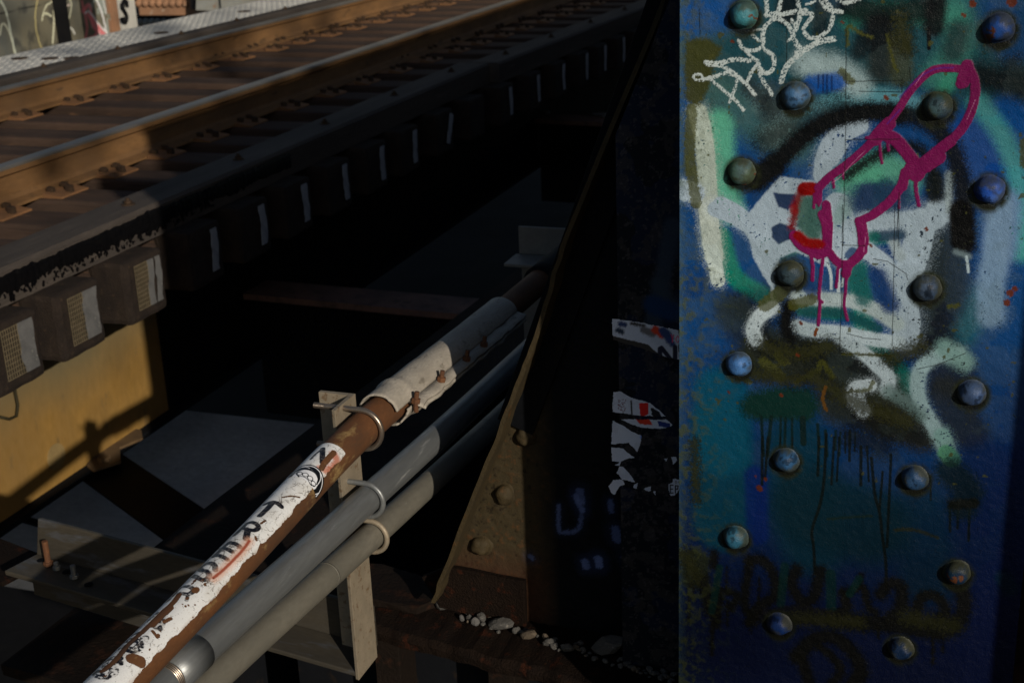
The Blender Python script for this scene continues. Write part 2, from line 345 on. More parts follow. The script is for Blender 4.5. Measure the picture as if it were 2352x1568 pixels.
PG(1, [(755, 1225), (900, 1235), (905, 1295), (850, 1335), (790, 1315)], (40, 54, 82), soft=6)
PG(2, [(745, 140), (800, 108), (900, 150), (930, 210), (850, 220), (790, 250), (750, 205)], (44, 58, 84), soft=7)
S(1, [(1300, 800), (1150, 880), (1085, 1000), (1065, 1120)], 110, WHT, soft=12, jag=2)
S(1, [(1200, 850), (1120, 1000)], 120, WHT, soft=10)
S(1, [(1140, 1500), (1180, 1568), (1200, 1640)], 150, WHT, soft=20)
S(2, [(1160, 0), (1210, 150), (1230, 290)], 150, WHT, soft=14)
S(1, [(1170, 1400), (1230, 1300)], 90, (120, 140, 136), soft=60, a=.7)
PG(1, [(1330, 1130), (1500, 1180), (1640, 1150), (1640, 1300), (1500, 1360), (1330, 1390), (1270, 1330)], (44, 66, 92), soft=30, a=.9)
S(1, [(1450, 1190), (1440, 1330)], 110, (24, 92, 84), soft=60, a=.8)
S(1, [(1250, 1450), (1500, 1430), (1740, 1420), (1850, 1350)], 115, WHT, soft=22)
S(1, [(1880, 1120), (1860, 1330)], 56, (150, 156, 154), soft=40, a=.85)
S(2, [(1340, 90), (1550, 100), (1750, 80), (1790, 20)], 110, WHT, soft=16)
S(2, [(1700, 110), (1660, 300), (1610, 450)], 165, WHT, soft=12, jag=2)
S(2, [(1610, 420), (1600, 650), (1610, 760), (1595, 860)], 150, WHT, soft=8, jag=2)
S(2, [(1520, 230), (1560, 330)], 70, (146, 152, 154), soft=40)
S(2, [(1350, 290), (1480, 400), (1560, 560), (1600, 700)], 105, WHT, soft=10)
S(2, [(1260, 300), (1240, 320)], 60, (66, 84, 112), soft=14)
S(2, [(900, 590), (1050, 600), (1250, 615), (1400, 670), (1540, 760)], 88, (160, 166, 164), soft=26)
S(2, [(750, 655), (665, 710), (622, 790), (642, 860)], 88, (176, 180, 180), soft=20, jag=2)
S(2, [(900, 775), (1000, 800), (1180, 815), (1350, 850), (1550, 880)], 90, (168, 174, 176), soft=20, jag=2)
S(2, [(1190, 850), (1310, 930), (1420, 1030), (1485, 1100), (1478, 1175)], 86, (164, 170, 172), soft=18)
S(2, [(1370, 1150), (1280, 1165), (1262, 1230), (1310, 1290), (1330, 1310)], 84, (176, 180, 182), soft=12, jag=3)
S(2, [(1300, 1200), (1320, 1320)], 70, (176, 180, 182), soft=10, jag=5)
S(2, [(1930, 950), (1790, 970), (1700, 1040), (1670, 1150), (1700, 1280), (1780, 1420), (1850, 1540)], 86, (142, 158, 158), soft=30)
S(2, [(1850, 920), (1970, 1000)], 110, (120, 146, 138), soft=70, a=.8)
S(3, [(1830, -10), (1880, 130)], 100, (118, 144, 138), soft=26)
S(3, [(1860, 100), (1890, 140)], 110, (84, 134, 104), soft=24)
S(2, [(1490, 1190), (1600, 1260), (1690, 1340)], 80, (96, 112, 108), soft=50, a=.8)
S(1, [(2240, 1310), (2210, 1568)], 170, (92, 110, 144), soft=90, a=.85)
S(2, [(2200, 0), (2180, 300), (2140, 500), (2140, 700)], 150, (112, 130, 150), soft=60, a=.9)
S(2, [(1095, 350), (1120, 450), (1122, 535)], 18, (184, 188, 188), soft=4); S(2, [(1165, 400), (1168, 550)], 22, (184, 188, 188), soft=4); S(2, [(1200, 420), (1190, 520)], 16, (176, 180, 180), soft=4)
chip = ((n4 > .78) & (n2 > .54)) | ((cv.fbm(.0075, 61, 3) > .78) & (n1 > .5)); cv.c[chip] = cvb[chip]*.8
dust = np.clip((cv.fbm(.05, 63)-.5)*3, 0, .16)*(1-depth); cv.blend(dust, (80, 92, 88))
S = _S
for T, pts, w, c, a in ((1, [(1000, 1290), (1020, 1400), (1000, 1500)], 90, (62, 92, 84), .8), (1, [(1340, 1260), (1500, 1250)], 190, (34, 52, 84), .85), (1, [(1290, 1120), (1400, 1110)], 90, (84, 146, 118), .85), (2, [(1420, 200), (1560, 190)], 70, (40, 60, 80), .9), (2, [(1340, 190), (1400, 200)], 60, (28, 92, 84), .8), (2, [(1290, 420), (1330, 600)], 100, (28, 86, 84), .85), (2, [(1420, 450), (1500, 640)], 110, (22, 50, 96), .85), (2, [(960, 480), (1000, 560)], 80, (24, 52, 96), .8), (2, [(960, 680), (1200, 700), (1420, 790)], 60, (26, 72, 74), .85), (1, [(700, 1190), (640, 1260)], 50, (34, 60, 96), .6)):
    S(T, pts, w, c, soft=w*.55, a=a, grain=.5)
# -- black arcs over the white
S(1, [(650, 1140), (800, 1010), (950, 870), (1120, 770), (1350, 715), (1550, 730)], 120, (6, 9, 12), soft=60, grain=.5)
S(1, [(640, 1150), (760, 1060)], 150, (8, 10, 12), soft=70, grain=.5)
S(1, [(1500, 720), (1700, 760), (1860, 900), (1950, 1150), (1985, 1568)], 115, (10, 12, 15), soft=80, grain=.5, a=.95)
S(2, [(1950, 40), (1960, 230)], 140, (3, 4, 6), soft=40, grain=.4)
S(1, [(1220, 1120), (1380, 1010), (1550, 935), (1680, 950), (1770, 1080), (1790, 1230)], 70, (10, 14, 16), soft=70, grain=.5, a=.95)
S(1, [(1780, 1150), (1785, 1240)], 110, (14, 20, 20), soft=50, grain=.4, a=.9)
S(2, [(850, 650), (830, 760), (860, 850)], 105, (6, 8, 10), soft=80, grain=.5)
S(2, [(1920, 300), (2000, 330)], 36, (110, 120, 122), soft=30, a=.8); S(2, [(1985, 330), (1998, 428)], 16, (160, 168, 170), soft=4)
for x0, y0, y1 in ((1070, 480, 590), (1095, 480, 600), (1125, 490, 580), (1040, 480, 560)): S(1, [(x0, y0), (x0, y1)], 11, (14, 34, 74), soft=6, a=.8)
# -- lower half: teal and green washes, drips
S(3, [(420, -60), (430, 560)], 400, (0, 64, 82), soft=90, a=.9)
S(3, [(900, 60), (1000, 700)], 420, (0, 52, 66), soft=200, a=.85)
S(3, [(1700, 500), (1750, 900)], 380, (0, 44, 58), soft=200, a=.6)
S(2, [(420, 1200), (430, 1568)], 360, (4, 78, 100), soft=110, a=.85)
S(3, [(1000, 450), (1350, 560)], 560, (0, 42, 54), soft=200, a=.9)
S(3, [(640, 250), (650, 620)], 150, (0, 36, 100), soft=50, a=.8)
S(3, [(2100, 200), (2150, 1400)], 420, (0, 22, 64), soft=160, a=.6)
S(3, [(2230, 900), (2260, 960)], 110, (0, 44, 62), soft=60, a=.8)
PG(2, [(540, 1260), (600, 1190), (800, 1150), (1000, 1160), (1060, 1280), (1010, 1380), (860, 1370), (660, 1380), (560, 1340)], (10, 46, 40), soft=50, grain=.6)
for x0, y0, x1, y1, w in ((675, 1350, 690, 1600, 20), (740, 1350, 715, 1600, 24), (800, 1350, 795, 1600, 16), (830, 1360, 825, 1540, 18), (872, 1360, 872, 1580, 16), (940, 1360, 945, 1520, 40), (1035, 1400, 1045, 1560, 20), (1085, 1440, 1095, 1600, 20), (1150, 1440, 1150, 1560, 16), (1180, 1450, 1175, 1600, 12)):
    S(2, [(x0, y0), (x1, y1)], w, (8, 30, 26), soft=6, a=.9)
for pts, w in (([(683, 0), (680, 300)], 20), ([(718, 0), (700, 260)], 18), ([(1043, 0), (1036, 245)], 18), ([(1090, -20), (1078, 250), (1050, 430), (1000, 590), (1010, 700), (1018, 870)], 20), ([(1140, 0), (1124, 300)], 16), ([(1172, 0), (1158, 280)], 14), ([(1240, -40), (1238, 150)], 18), ([(1312, 60), (1311, 305)], 20), ([(1350, 60), (1362, 280)], 14), ([(1378, 130), (1400, 360), (1430, 480), (1450, 640), (1470, 800), (1472, 960)], 20), ([(1450, 220), (1430, 470)], 16), ([(1504, 110), (1490, 430), (1478, 700)], 18), ([(1756, 250), (1757, 400)], 12), ([(1880, 440), (1880, 600)], 16), ([(1932, 430), (1928, 580)], 16), ([(2005, 400), (1998, 660)], 16), ([(1210, -30), (1212, 100)], 12), ([(1275, -30), (1272, 90)], 10), ([(875, 0), (876, 60)], 10), ([(797, 0), (796, 50)], 10)):
    S(3, pts, w, (6, 16, 14), soft=5, a=.92)
S(3, [(1880, 220), (1990, 330), (1960, 440)], 190, (4, 26, 30), soft=90, grain=.6, a=.85)
S(3, [(1900, 430), (2030, 420)], 70, (10, 16, 14), soft=30, grain=.6, jag=10)
# painted word low on the column
BT = (1, 2, 4)
PG(3, [(150, 740), (260, 700), (350, 760), (340, 900), (300, 960), (170, 940)], (40, 44, 20), soft=30, jag=14, grain=.6, a=.9)
for pts, w in (([(375, 740), (370, 820)], 50), ([(300, 900), (350, 1110)], 70), ([(400, 970), (520, 1010), (480, 1090)], 46), ([(405, 1000), (385, 1190)], 60), ([(365, 1180), (360, 1380)], 22), ([(215, 940), (216, 1180)], 14), ([(240, 940), (242, 1040)], 12), ([(460, 1050), (458, 1195)], 14), ([(455, 830), (456, 960)], 10), ([(600, 1150), (612, 1240)], 10),
               ([(600, 780), (690, 790), (760, 890), (760, 1010), (650, 1090), (600, 1180)], 64), ([(600, 800), (570, 1060), (620, 1150)], 50), ([(663, 900), (662, 1060)], 14),
               ([(900, 840), (870, 930), (930, 1040), (1010, 1020), (1055, 850)], 66), ([(1200, 990), (1215, 1090), (1150, 1120)], 60), ([(1210, 1000), (1320, 960), (1360, 1080), (1400, 1110)], 46), ([(1310, 880), (1310, 960)], 30),
               ([(1440, 1000), (1500, 930), (1570, 960), (1560, 1090), (1500, 1150)], 70), ([(1650, 1160), (1700, 1020), (1800, 1020), (1850, 1120), (1750, 1200)], 60), ([(1900, 930), (1960, 990), (1960, 1120), (1880, 1220), (1800, 1230)], 80),
               ([(1150, 1170), (1450, 1190), (1800, 1240)], 100), ([(640, 1120), (640, 1200)], 12), ([(1770, 1240), (1770, 1440)], 16), ([(1835, 1230), (1836, 1370)], 14), ([(1420, 1190), (1425, 1280)], 12), ([(1330, 1190), (1325, 1240)], 10),
               ([(900, 1400), (1010, 1290), (1150, 1280), (1270, 1390), (1310, 1500), (1240, 1600)], 84), ([(1040, 1330), (1130, 1400), (1180, 1490), (1100, 1600)], 50), ([(930, 1400), (980, 1560)], 70)):
    S(3, pts, w*1.1, BT, soft=26, jag=16, grain=.8, a=.86); S(3, pts, w*1.7, (8, 10, 8), soft=40, jag=24, grain=.9, a=.45); S(3, pts, w*.8, (34, 30, 14), soft=30, jag=40, grain=.95, a=.22)
for pts, w in (([(410, 830), (360, 1110)], 50), ([(825, 820), (800, 1070)], 56), ([(1120, 870), (1122, 1090)], 66), ([(1300, 900), (1240, 1000)], 50)): S(3, pts, w, (0, 44, 40), soft=20, a=.8, grain=.4)
PG(3, [(640, 1100), (900, 1060), (1150, 1100), (1300, 1180), (900, 1190), (660, 1180)], (16, 13, 10), soft=26, jag=12, grain=.6, a=.8)
S(3, [(1530, 590), (1650, 590), (1800, 640)], 24, (44, 44, 26), soft=16, jag=6, grain=.7, a=.8); S(3, [(1100, 520), (1380, 500)], 18, (30, 42, 26), soft=14, jag=6, grain=.7, a=.7)
# -- olive grime: left margin, round the rivets, spots
edge = np.clip(1-(cv.Uq+.4125)/.055, 0, 1); cv.blend(edge*.6*np.clip((n3-.46)*9, 0, 1)*np.clip((n2-.34)*6, 0, 1), (78, 80, 46)); cv.blend(edge*.35*(n4 > .55), (60, 70, 60))
cv.blend(np.clip(1-(cv.Uq+.4125)/.012, 0, 1)*.4, (70, 90, 100))
cv.blend(np.clip(1-(cv.Uq+.4125)/.10, 0, 1)*(cv.Vq < -.55)*np.clip((n3-.56)*12, 0, 1)*.5, (74, 76, 36))
PG(1, [(200, 250), (330, 240), (440, 300), (380, 400), (350, 560), (280, 680), (200, 640), (190, 400)], (62, 60, 22), soft=26, jag=16, grain=.5, a=.92)
for T, pts, w in ((1, [(230, 700), (220, 1000), (260, 1300)], 70), (2, [(800, 560), (700, 640)], 90), (2, [(880, 640), (1000, 600)], 70), (2, [(690, 1000), (800, 1090)], 70), (2, [(780, 960), (820, 1000)], 60), (2, [(900, 1130), (1030, 1060), (1060, 1000), (1130, 1100)], 36), (1, [(1190, 460), (1250, 520)], 46), (1, [(1380, 240), (1300, 210), (1230, 170), (1225, 290)], 20), (1, [(1480, 230), (1520, 400), (1550, 460)], 14), (2, [(1200, 950), (1500, 960)], 20), (2, [(1230, 1190), (1350, 1180), (1390, 1130)], 26), (2, [(480, 1050), (600, 1130)], 40), (1, [(2350, 900), (2350, 1050)], 40), (2, [(1880, 650), (1930, 640)], 30)):
    S(T, pts, w, (74, 72, 26), soft=14, jag=12, grain=.6, a=.8)
sp = (cv.fbm(.010, 21, 2) > .84) & (cv.fbm(.1, 22, 2) > .45) & (cv.Vq > -.85); cv.blend(sp*.8, (70, 68, 32))
sp = (n4 > .83) & (n2 > .5) & (cv.Vq > -.75); cv.blend(sp*.6, (50, 52, 30)); sp = (cv.fbm(.004, 33, 2) > .87); cv.blend(sp*.5, (18, 20, 16))
for T, pts, w in ((2, [(700, 900), (900, 950), (1100, 900)], 120), (2, [(1000, 1100), (1250, 1250), (1600, 1380)], 130), (2, [(1500, 980), (1700, 900)], 100), (2, [(560, 1060), (900, 1120)], 100), (1, [(1560, 120), (1600, 300)], 90), (3, [(200, 760), (260, 900)], 120), (3, [(1600, 1150), (1900, 1200)], 140), (3, [(900, 1150), (1300, 1180)], 120), (3, [(250, 30), (260, 400)], 60)):
    S(T, pts, w*1.2, (16, 18, 14), soft=w*.8, jag=40, grain=.8, a=.65); S(T, pts, w*.7, (54, 52, 22), soft=w*.5, jag=60, grain=.9, a=.6)
# rust scabs
for T, x, y, w in ((2, 2262, 560, 46), (2, 2240, 620, 40), (2, 2290, 530, 30), (3, 660, 320, 46), (3, 700, 262, 24), (3, 636, 246, 14), (1, 1470, 618, 30), (1, 2020, 20, 40), (1, 2270, 10, 60), (1, 1965, 92, 24), (1, 1190, 140, 20), (2, 925, 752, 22), (2, 905, 955, 24), (2, 1370, 255, 22), (2, 1725, 152, 26), (1, 490, 262, 20), (2, 800, 1210, 22), (2, 465, 1192, 20)):
    S(T, [(x, y), (x+6, y+8)], w*.85, (98, 42, 22), soft=6, jag=8, a=.95)
S(2, [(1085, 1160), (1068, 1240), (1092, 1310)], 22, (96, 62, 26), soft=5, jag=6)
S(2, [(1030, 790), (1018, 830)], 20, (110, 56, 26), soft=5, jag=4)
# -- marker tag
MK = (176, 176, 170)
for pts, w in (([(250, 478), (290, 478), (300, 505), (262, 512), (242, 492), (250, 478)], 16), ([(300, 510), (380, 490), (450, 468), (520, 485)], 24), ([(320, 398), (400, 405), (500, 382), (600, 388)], 26), ([(330, 412), (440, 430), (560, 520), (635, 605)], 22), ([(350, 505), (450, 590), (520, 650), (562, 702)], 20), ([(525, 490), (505, 570), (472, 655)], 18),
               ([(530, 258), (560, 310), (620, 325), (690, 300)], 22), ([(560, 310), (620, 370), (655, 400), (620, 450), (582, 530)], 20), ([(655, 400), (680, 500), (745, 605)], 24), ([(690, 310), (688, 200), (730, 140), (780, 122), (850, 165), (895, 270), (942, 325)], 24), ([(700, 320), (752, 360), (755, 430), (710, 470), (660, 430)], 24), ([(600, 205), (665, 265)], 18), ([(625, 195), (700, 185)], 14),
               ([(706, 0), (718, 85), (780, 78), (800, 0)], 24), ([(706, 98), (800, 95), (870, 80), (960, 68)], 26), ([(870, 130), (895, 190), (848, 262)], 18), ([(908, 0), (922, 90), (898, 185)], 24), ([(930, 88), (1000, 95), (960, 160), (945, 200), (990, 245), (1060, 228), (1120, 165), (1128, 70), (1085, 0)], 22), ([(1055, 0), (1100, 60), (1192, 78)], 24), ([(960, 30), (1020, 10)], 14),
               ([(1140, 250), (1050, 268), (955, 318), (890, 372), (835, 430), (802, 520)], 34), ([(895, 260), (900, 350), (880, 390)], 18), ([(1165, 0), (1215, 20), (1310, -5)], 22)):
    S(1, pts, w, MK, soft=3, jag=5, grain=.2, holes=.36, raise_=.0004)
# -- red and magenta
S(1, [(1000, 1205), (950, 1205)], 84, (128, 4, 8), soft=16, raise_=.0005); S(1, [(930, 1225), (900, 1290), (883, 1380), (870, 1450)], 46, (112, 8, 12), soft=40, a=.9, grain=.5)
S(2, [(885, 40), (880, 20)], 50, (132, 20, 24), soft=30, a=.7)
MM = dict(soft=3, jag=2, grain=0, raise_=.0009)
for T, pts, w in ((1, [(1975, 445), (1880, 435), (1780, 445), (1700, 500), (1620, 590), (1550, 700), (1480, 800)], 46), (1, [(1490, 790), (1440, 840), (1400, 890)], 80), (1, [(1400, 890), (1300, 985), (1200, 1065), (1110, 1130), (1040, 1200)], 52), (1, [(1045, 1190), (1040, 1280)], 46), (1, [(1015, 1240), (1012, 1325)], 18), (1, [(1050, 1240), (1044, 1310)], 18),
                  (1, [(1960, 520), (1975, 470), (1990, 420)], 70), (1, [(1950, 535), (1970, 530)], 58), (1, [(2000, 430), (2040, 540), (2025, 680), (1965, 810), (1880, 905)], 54), (1, [(1885, 900), (1800, 965), (1720, 1030)], 66), (1, [(1800, 1000), (1690, 1070), (1665, 1110)], 96), (1, [(1672, 1100), (1662, 1200), (1682, 1310)], 24), (1, [(1345, 880), (1430, 870), (1560, 880)], 20),
                  (1, [(1440, 850), (1530, 890), (1600, 970), (1660, 1050)], 76), (1, [(1630, 1050), (1590, 1130), (1560, 1200), (1490, 1290), (1390, 1370)], 56), (1, [(1595, 1100), (1575, 1190)], 60), (1, [(1390, 1372), (1300, 1410)], 52), (1, [(1300, 1410), (1315, 1480), (1325, 1600)], 56),
                  (2, [(1320, 130), (1330, 240), (1300, 320), (1230, 385)], 58), (2, [(1240, 380), (1170, 370), (1100, 290)], 54), (2, [(1230, 380), (1215, 440)], 60),
                  (1, [(1068, 1368), (1092, 1440), (1098, 1568)], 62), (2, [(1090, 0), (1105, 140), (1098, 240), (1072, 310)], 56), (2, [(890, 200), (940, 260), (1040, 310)], 74),
                  (2, [(1075, 300), (1060, 420), (1046, 560), (1050, 640), (1040, 765)], 22), (2, [(1055, 610), (1066, 620)], 22), (2, [(990, 300), (1003, 380), (1003, 480)], 24), (2, [(1222, 430), (1212, 560), (1205, 640), (1226, 735)], 20), (2, [(1168, 390), (1155, 525)], 20),
                  (1, [(1432, 890), (1436, 980), (1446, 1040)], 18), (1, [(1478, 880), (1488, 960)], 18), (1, [(1556, 1200), (1555, 1330)], 13), (1, [(1195, 1100), (1200, 1140)], 14), (1, [(1135, 1150), (1138, 1195)], 18), (1, [(1745, 1040), (1748, 1090)], 16)):
    S(T, pts, w, MAG, **MM)
S(2, [(910, 195), (970, 240), (1050, 250)], 62, (128, 4, 8), soft=26, grain=.3, raise_=.0009)
for T, pts in ((1, [(1560, 620), (1680, 500), (1790, 440), (1900, 432)]), (1, [(1480, 790), (1560, 700)])): S(T, pts, 9, (84, 40, 120), soft=6, a=.7)
for T, pts in ((1, [(1120, 1170), (1180, 1130), (1250, 1050), (1340, 960)]), (1, [(1720, 450), (1660, 540)]), (1, [(1990, 760), (2040, 640)]), (2, [(1345, 180), (1330, 300)])): S(T, pts, 3, (190, 120, 150), soft=2, a=.7)
# seams and cracks
for T, pts in ((1, [(1217, 180), (1213, 900), (1197, 1568)]), (2, [(1195, 0), (1190, 500), (1176, 950)]), (1, [(1577, 500), (1572, 590)]), (1, [(1556, 1230), (1550, 1568)]), (2, [(1528, 0), (1520, 500), (1510, 900)]), (2, [(1548, 0), (1542, 200)]), (1, [(1240, 520), (1575, 515)]), (1, [(1300, 582), (1572, 590)]), (1, [(1215, 892), (1560, 888)]), (2, [(1190, 255), (1340, 262)]), (2, [(1176, 945), (1500, 965)]), (2, [(1390, 345), (1480, 360), (1600, 440), (1610, 480)]), (2, [(1220, 820), (1330, 850), (1440, 860)]), (2, [(1665, 1048), (1800, 1020), (1980, 945)]), (1, [(280, 60), (285, 220)]), (1, [(838, 180), (838, 400)]), (1, [(1620, 430), (1630, 520)])):
    S(T, pts, 5, (14, 16, 10), soft=3, a=.85, smooth=False, raise_=-.0012)
RIV = [(a*q_, b*q_, c) for a, b, c in [(-.328, -.208, (60, 118, 112)), (-.327, -.414, (84, 96, 76)), (-.327, -.689, (70, 112, 164)), (-.327, -.962, (52, 98, 118)), (-.259, -.311, (66, 96, 128)), (-.259, -.552, (48, 56, 52)), (-.257, -.829, (56, 92, 132)), (-.260, -1.097, (30, 58, 112)),
       (-.081, -.321, (58, 66, 62)), (-.080, -.560, (50, 62, 82)), (-.080, -.836, (48, 74, 102)), (-.084, -1.108, (24, 42, 62)), (-.016, -.224, (32, 66, 130)), (-.012, -.425, (30, 70, 150)), (-.014, -.702, (66, 80, 108)), (-.015, -.974, (22, 44, 58))]]
cvr = cv.c.copy()
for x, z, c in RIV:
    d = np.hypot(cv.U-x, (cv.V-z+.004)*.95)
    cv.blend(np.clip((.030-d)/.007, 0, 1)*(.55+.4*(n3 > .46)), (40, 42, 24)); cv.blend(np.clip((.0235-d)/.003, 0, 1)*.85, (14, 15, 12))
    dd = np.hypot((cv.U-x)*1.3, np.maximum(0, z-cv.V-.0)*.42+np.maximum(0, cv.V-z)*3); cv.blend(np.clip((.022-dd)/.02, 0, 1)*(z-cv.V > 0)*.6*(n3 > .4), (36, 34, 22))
column = thing('bridge_column', (-.17, YC, -1.5), 'broad blue riveted steel column covered in layered graffiti, with a magenta painted outline', 'column')
cv.h += (n2-.5)*.0018+(n3-.5)*.0009
ca, cb = -.4125*q_, .0715*q_
# partial shadow low on the column put into the colour, with darker coats
foot_shade = np.clip((-.55-cv.Vq)/.62, 0, 1); g_ = cv.c.mean(2, keepdims=True); cv.c = cv.c*(.72+.28*np.clip(g_/.30, 0, 1)); g_ = cv.c.mean(2, keepdims=True); cv.c = (cv.c*1.08-g_*.08).clip(0, 1)*.84*(1-.70*foot_shade)[..., None]
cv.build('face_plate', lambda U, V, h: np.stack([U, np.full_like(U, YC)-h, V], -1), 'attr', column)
bm = bmesh.new(); box(bm, ca, cb, YC+.0015, YC+.012, -3.2, .47)
box(bm, ca, cb, YC-.0005, YC+.0015, .02, .47); box(bm, ca, cb, YC-.0005, YC+.0015, -3.2, -1.36*q_); mesh_obj('backing_plate', bm, 'colblue', column)
bm = bmesh.new(); box(bm, ca+.014, ca+.026, YC+.0125, YC+.12, -3.2, .47); box(bm, cb-.03, cb-.018, YC+.0125, YC+.12, -3.2, .47); mesh_obj('side_web', bm, 'black', column)
def rivet(parent, c, r, h, mat, axis='y-', seed=0):
    bm = bmesh.new(); dome(bm, c, r, h, axis, seed, .22); return mesh_obj('rivet', bm, mat, parent, True)
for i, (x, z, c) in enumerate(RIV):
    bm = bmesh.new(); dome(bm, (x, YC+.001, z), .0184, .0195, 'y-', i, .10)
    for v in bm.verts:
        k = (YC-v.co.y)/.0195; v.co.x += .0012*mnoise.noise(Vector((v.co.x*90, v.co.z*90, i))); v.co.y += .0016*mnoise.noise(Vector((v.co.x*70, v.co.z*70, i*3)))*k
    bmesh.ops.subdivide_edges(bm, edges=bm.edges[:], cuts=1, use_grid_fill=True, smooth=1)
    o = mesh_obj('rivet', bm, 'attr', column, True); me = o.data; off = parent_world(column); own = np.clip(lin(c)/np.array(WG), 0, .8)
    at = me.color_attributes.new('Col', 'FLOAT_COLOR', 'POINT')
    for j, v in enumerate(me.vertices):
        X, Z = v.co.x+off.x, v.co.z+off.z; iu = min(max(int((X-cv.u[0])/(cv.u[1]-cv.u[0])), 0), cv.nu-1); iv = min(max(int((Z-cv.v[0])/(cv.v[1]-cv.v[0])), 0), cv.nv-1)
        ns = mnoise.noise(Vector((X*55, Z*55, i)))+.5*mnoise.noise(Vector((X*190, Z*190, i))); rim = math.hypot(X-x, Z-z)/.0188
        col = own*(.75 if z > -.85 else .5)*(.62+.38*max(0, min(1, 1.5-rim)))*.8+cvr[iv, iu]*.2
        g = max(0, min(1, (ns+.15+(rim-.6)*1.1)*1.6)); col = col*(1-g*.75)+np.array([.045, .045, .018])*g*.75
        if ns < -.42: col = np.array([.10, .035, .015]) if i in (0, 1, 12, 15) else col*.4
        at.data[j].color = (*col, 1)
# =================================================================== KNEE BRACE behind the column
YB = 2.15*q_
brace = thing('knee_brace', (-.8, YB, -1.37), 'dark triangular steel knee brace plate, brown and sunlit along its sloping edge', 'brace')
def TD(Yp): return lambda x, y: (onY(x, y, Yp)[0], onY(x, y, Yp)[2])
BG = (.62, .56, .48)
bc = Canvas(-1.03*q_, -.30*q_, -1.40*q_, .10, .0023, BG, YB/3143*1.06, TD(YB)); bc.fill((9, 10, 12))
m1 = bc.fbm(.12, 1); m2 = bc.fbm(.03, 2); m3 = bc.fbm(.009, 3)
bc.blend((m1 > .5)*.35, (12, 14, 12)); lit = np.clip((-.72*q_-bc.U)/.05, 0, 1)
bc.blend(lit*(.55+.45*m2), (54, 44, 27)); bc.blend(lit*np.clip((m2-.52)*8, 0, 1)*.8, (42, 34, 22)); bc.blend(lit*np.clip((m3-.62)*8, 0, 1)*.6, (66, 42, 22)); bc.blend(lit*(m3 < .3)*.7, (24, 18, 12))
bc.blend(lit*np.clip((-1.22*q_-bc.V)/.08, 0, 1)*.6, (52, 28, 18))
GH = (86, 96, 128)
for pts, w, a in (([(1283, 1160), (1284, 1215), (1300, 1222), (1330, 1212), (1338, 1150)], 10, .55), ([(1322, 1140), (1330, 1158), (1338, 1172)], 14, .9), ([(1332, 1128), (1334, 1150)], 22, .5), ([(1402, 1150), (1404, 1172)], 14, .6), ([(1414, 1215), (1418, 1238)], 22, .6), ([(1344, 1290), (1346, 1300)], 20, .8), ([(1374, 1284), (1376, 1296)], 22, .9), ([(1436, 1280), (1446, 1302)], 18, .6), ([(1218, 1278), (1222, 1282)], 14, .5)):
    bc.stroke(pts, w*2.6, (30, 38, 58), soft=30, a=a*.6); bc.stroke(pts, w, GH, soft=9, a=a, grain=.6)
for pts, w in (([(1500, 1178), (1540, 1176)], 14), ([(1470, 1300), (1530, 1306), (1550, 1308)], 14)): bc.stroke(pts, w, (40, 50, 76), soft=12, a=.7, grain=.6)
bmask = np.zeros_like(bc.U); edgeP = [onY(x, y, YB) for x, y in ((1562, 0), (1302, 590), (1285, 640), (1226, 860), (1115, 1130), (1034, 1330))]
ex = np.array([p[0] for p in edgeP]); ez = np.array([p[2] for p in edgeP]); o_ = np.argsort(ez)
le = [onY(x, y, 2.088*q_) for x, y in ((1532, 0), (1300, 560), (1276, 640), (1240, 765), (1203, 860), (1150, 1000), (1095, 1135), (1018, 1332), (1000, 1385))]; lz_ = np.array([p[2] for p in le]); lx_ = np.array([p[0] for p in le]); lo = np.argsort(lz_)
bmask[:] = bc.U > np.interp(bc.V, lz_[lo], lx_[lo])-.006+(bc.fbm(.03, 9, 3)-.5)*.002
bc.h += (m2-.5)*.004+(m3-.5)*.0015
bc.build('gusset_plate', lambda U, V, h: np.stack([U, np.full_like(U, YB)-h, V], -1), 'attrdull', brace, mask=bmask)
# lip angle on the sloping edge (towards the walkway)
bm = bmesh.new(); L2 = []
lipx = [(1532, 0), (1300, 560), (1276, 640), (1240, 765), (1203, 860), (1150, 1000), (1095, 1135), (1018, 1332), (1000, 1385)]
rows = []
for i in range(90):
    t = i/89*(len(lipx)-1); k = min(int(t), len(lipx)-2); f = t-k
    a = np.array(lipx[k])*(1-f)+np.array(lipx[k+1])*f; p = onY(a[0], a[1], 2.088*q_); w = (mnoise.noise(Vector((i*.22, 0, 3))))*.0035
    x, z = p[0]+w, p[2]; rows.append([bm.verts.new(q) for q in ((x, 2.088*q_, z), (x-.009, 2.088*q_, z), (x-.009, YB+.006, z), (x, YB-.004, z))])
for a, b in zip(rows, rows[1:]):
    for k in range(4): bm.faces.new((a[k], a[(k+1) % 4], b[(k+1) % 4], b[k]))
mesh_obj('edge_lip', bm, 'brace', brace)
bm = bmesh.new()
for e0, e1 in (((1415, 480), (1222, 1000)),):
    p, q = onY(*e0, YB-.012), onY(*e1, YB-.012); d = Vector((q[0]-p[0], 0, q[2]-p[2])).normalized(); n = Vector((d.z, 0, -d.x))*.075
    p = Vector(p)-d*.9; q = Vector(q)-d*.0
    hexa(bm, [p, p+n, q+n, q], [v+Vector((0, .011, 0)) for v in (p, p+n, q+n, q)], .002)
mesh_obj('stiffener', bm, 'black', brace)
for i, (x, y) in enumerate(((1160, 1135), (1105, 1252), (1078, 1330), (1208, 1000), (1180, 1392))):
    p = onY(x, y, YB); rivet(brace, (p[0], YB+.001, p[2]), .021, .019, 'brace', 'y-', i+30)
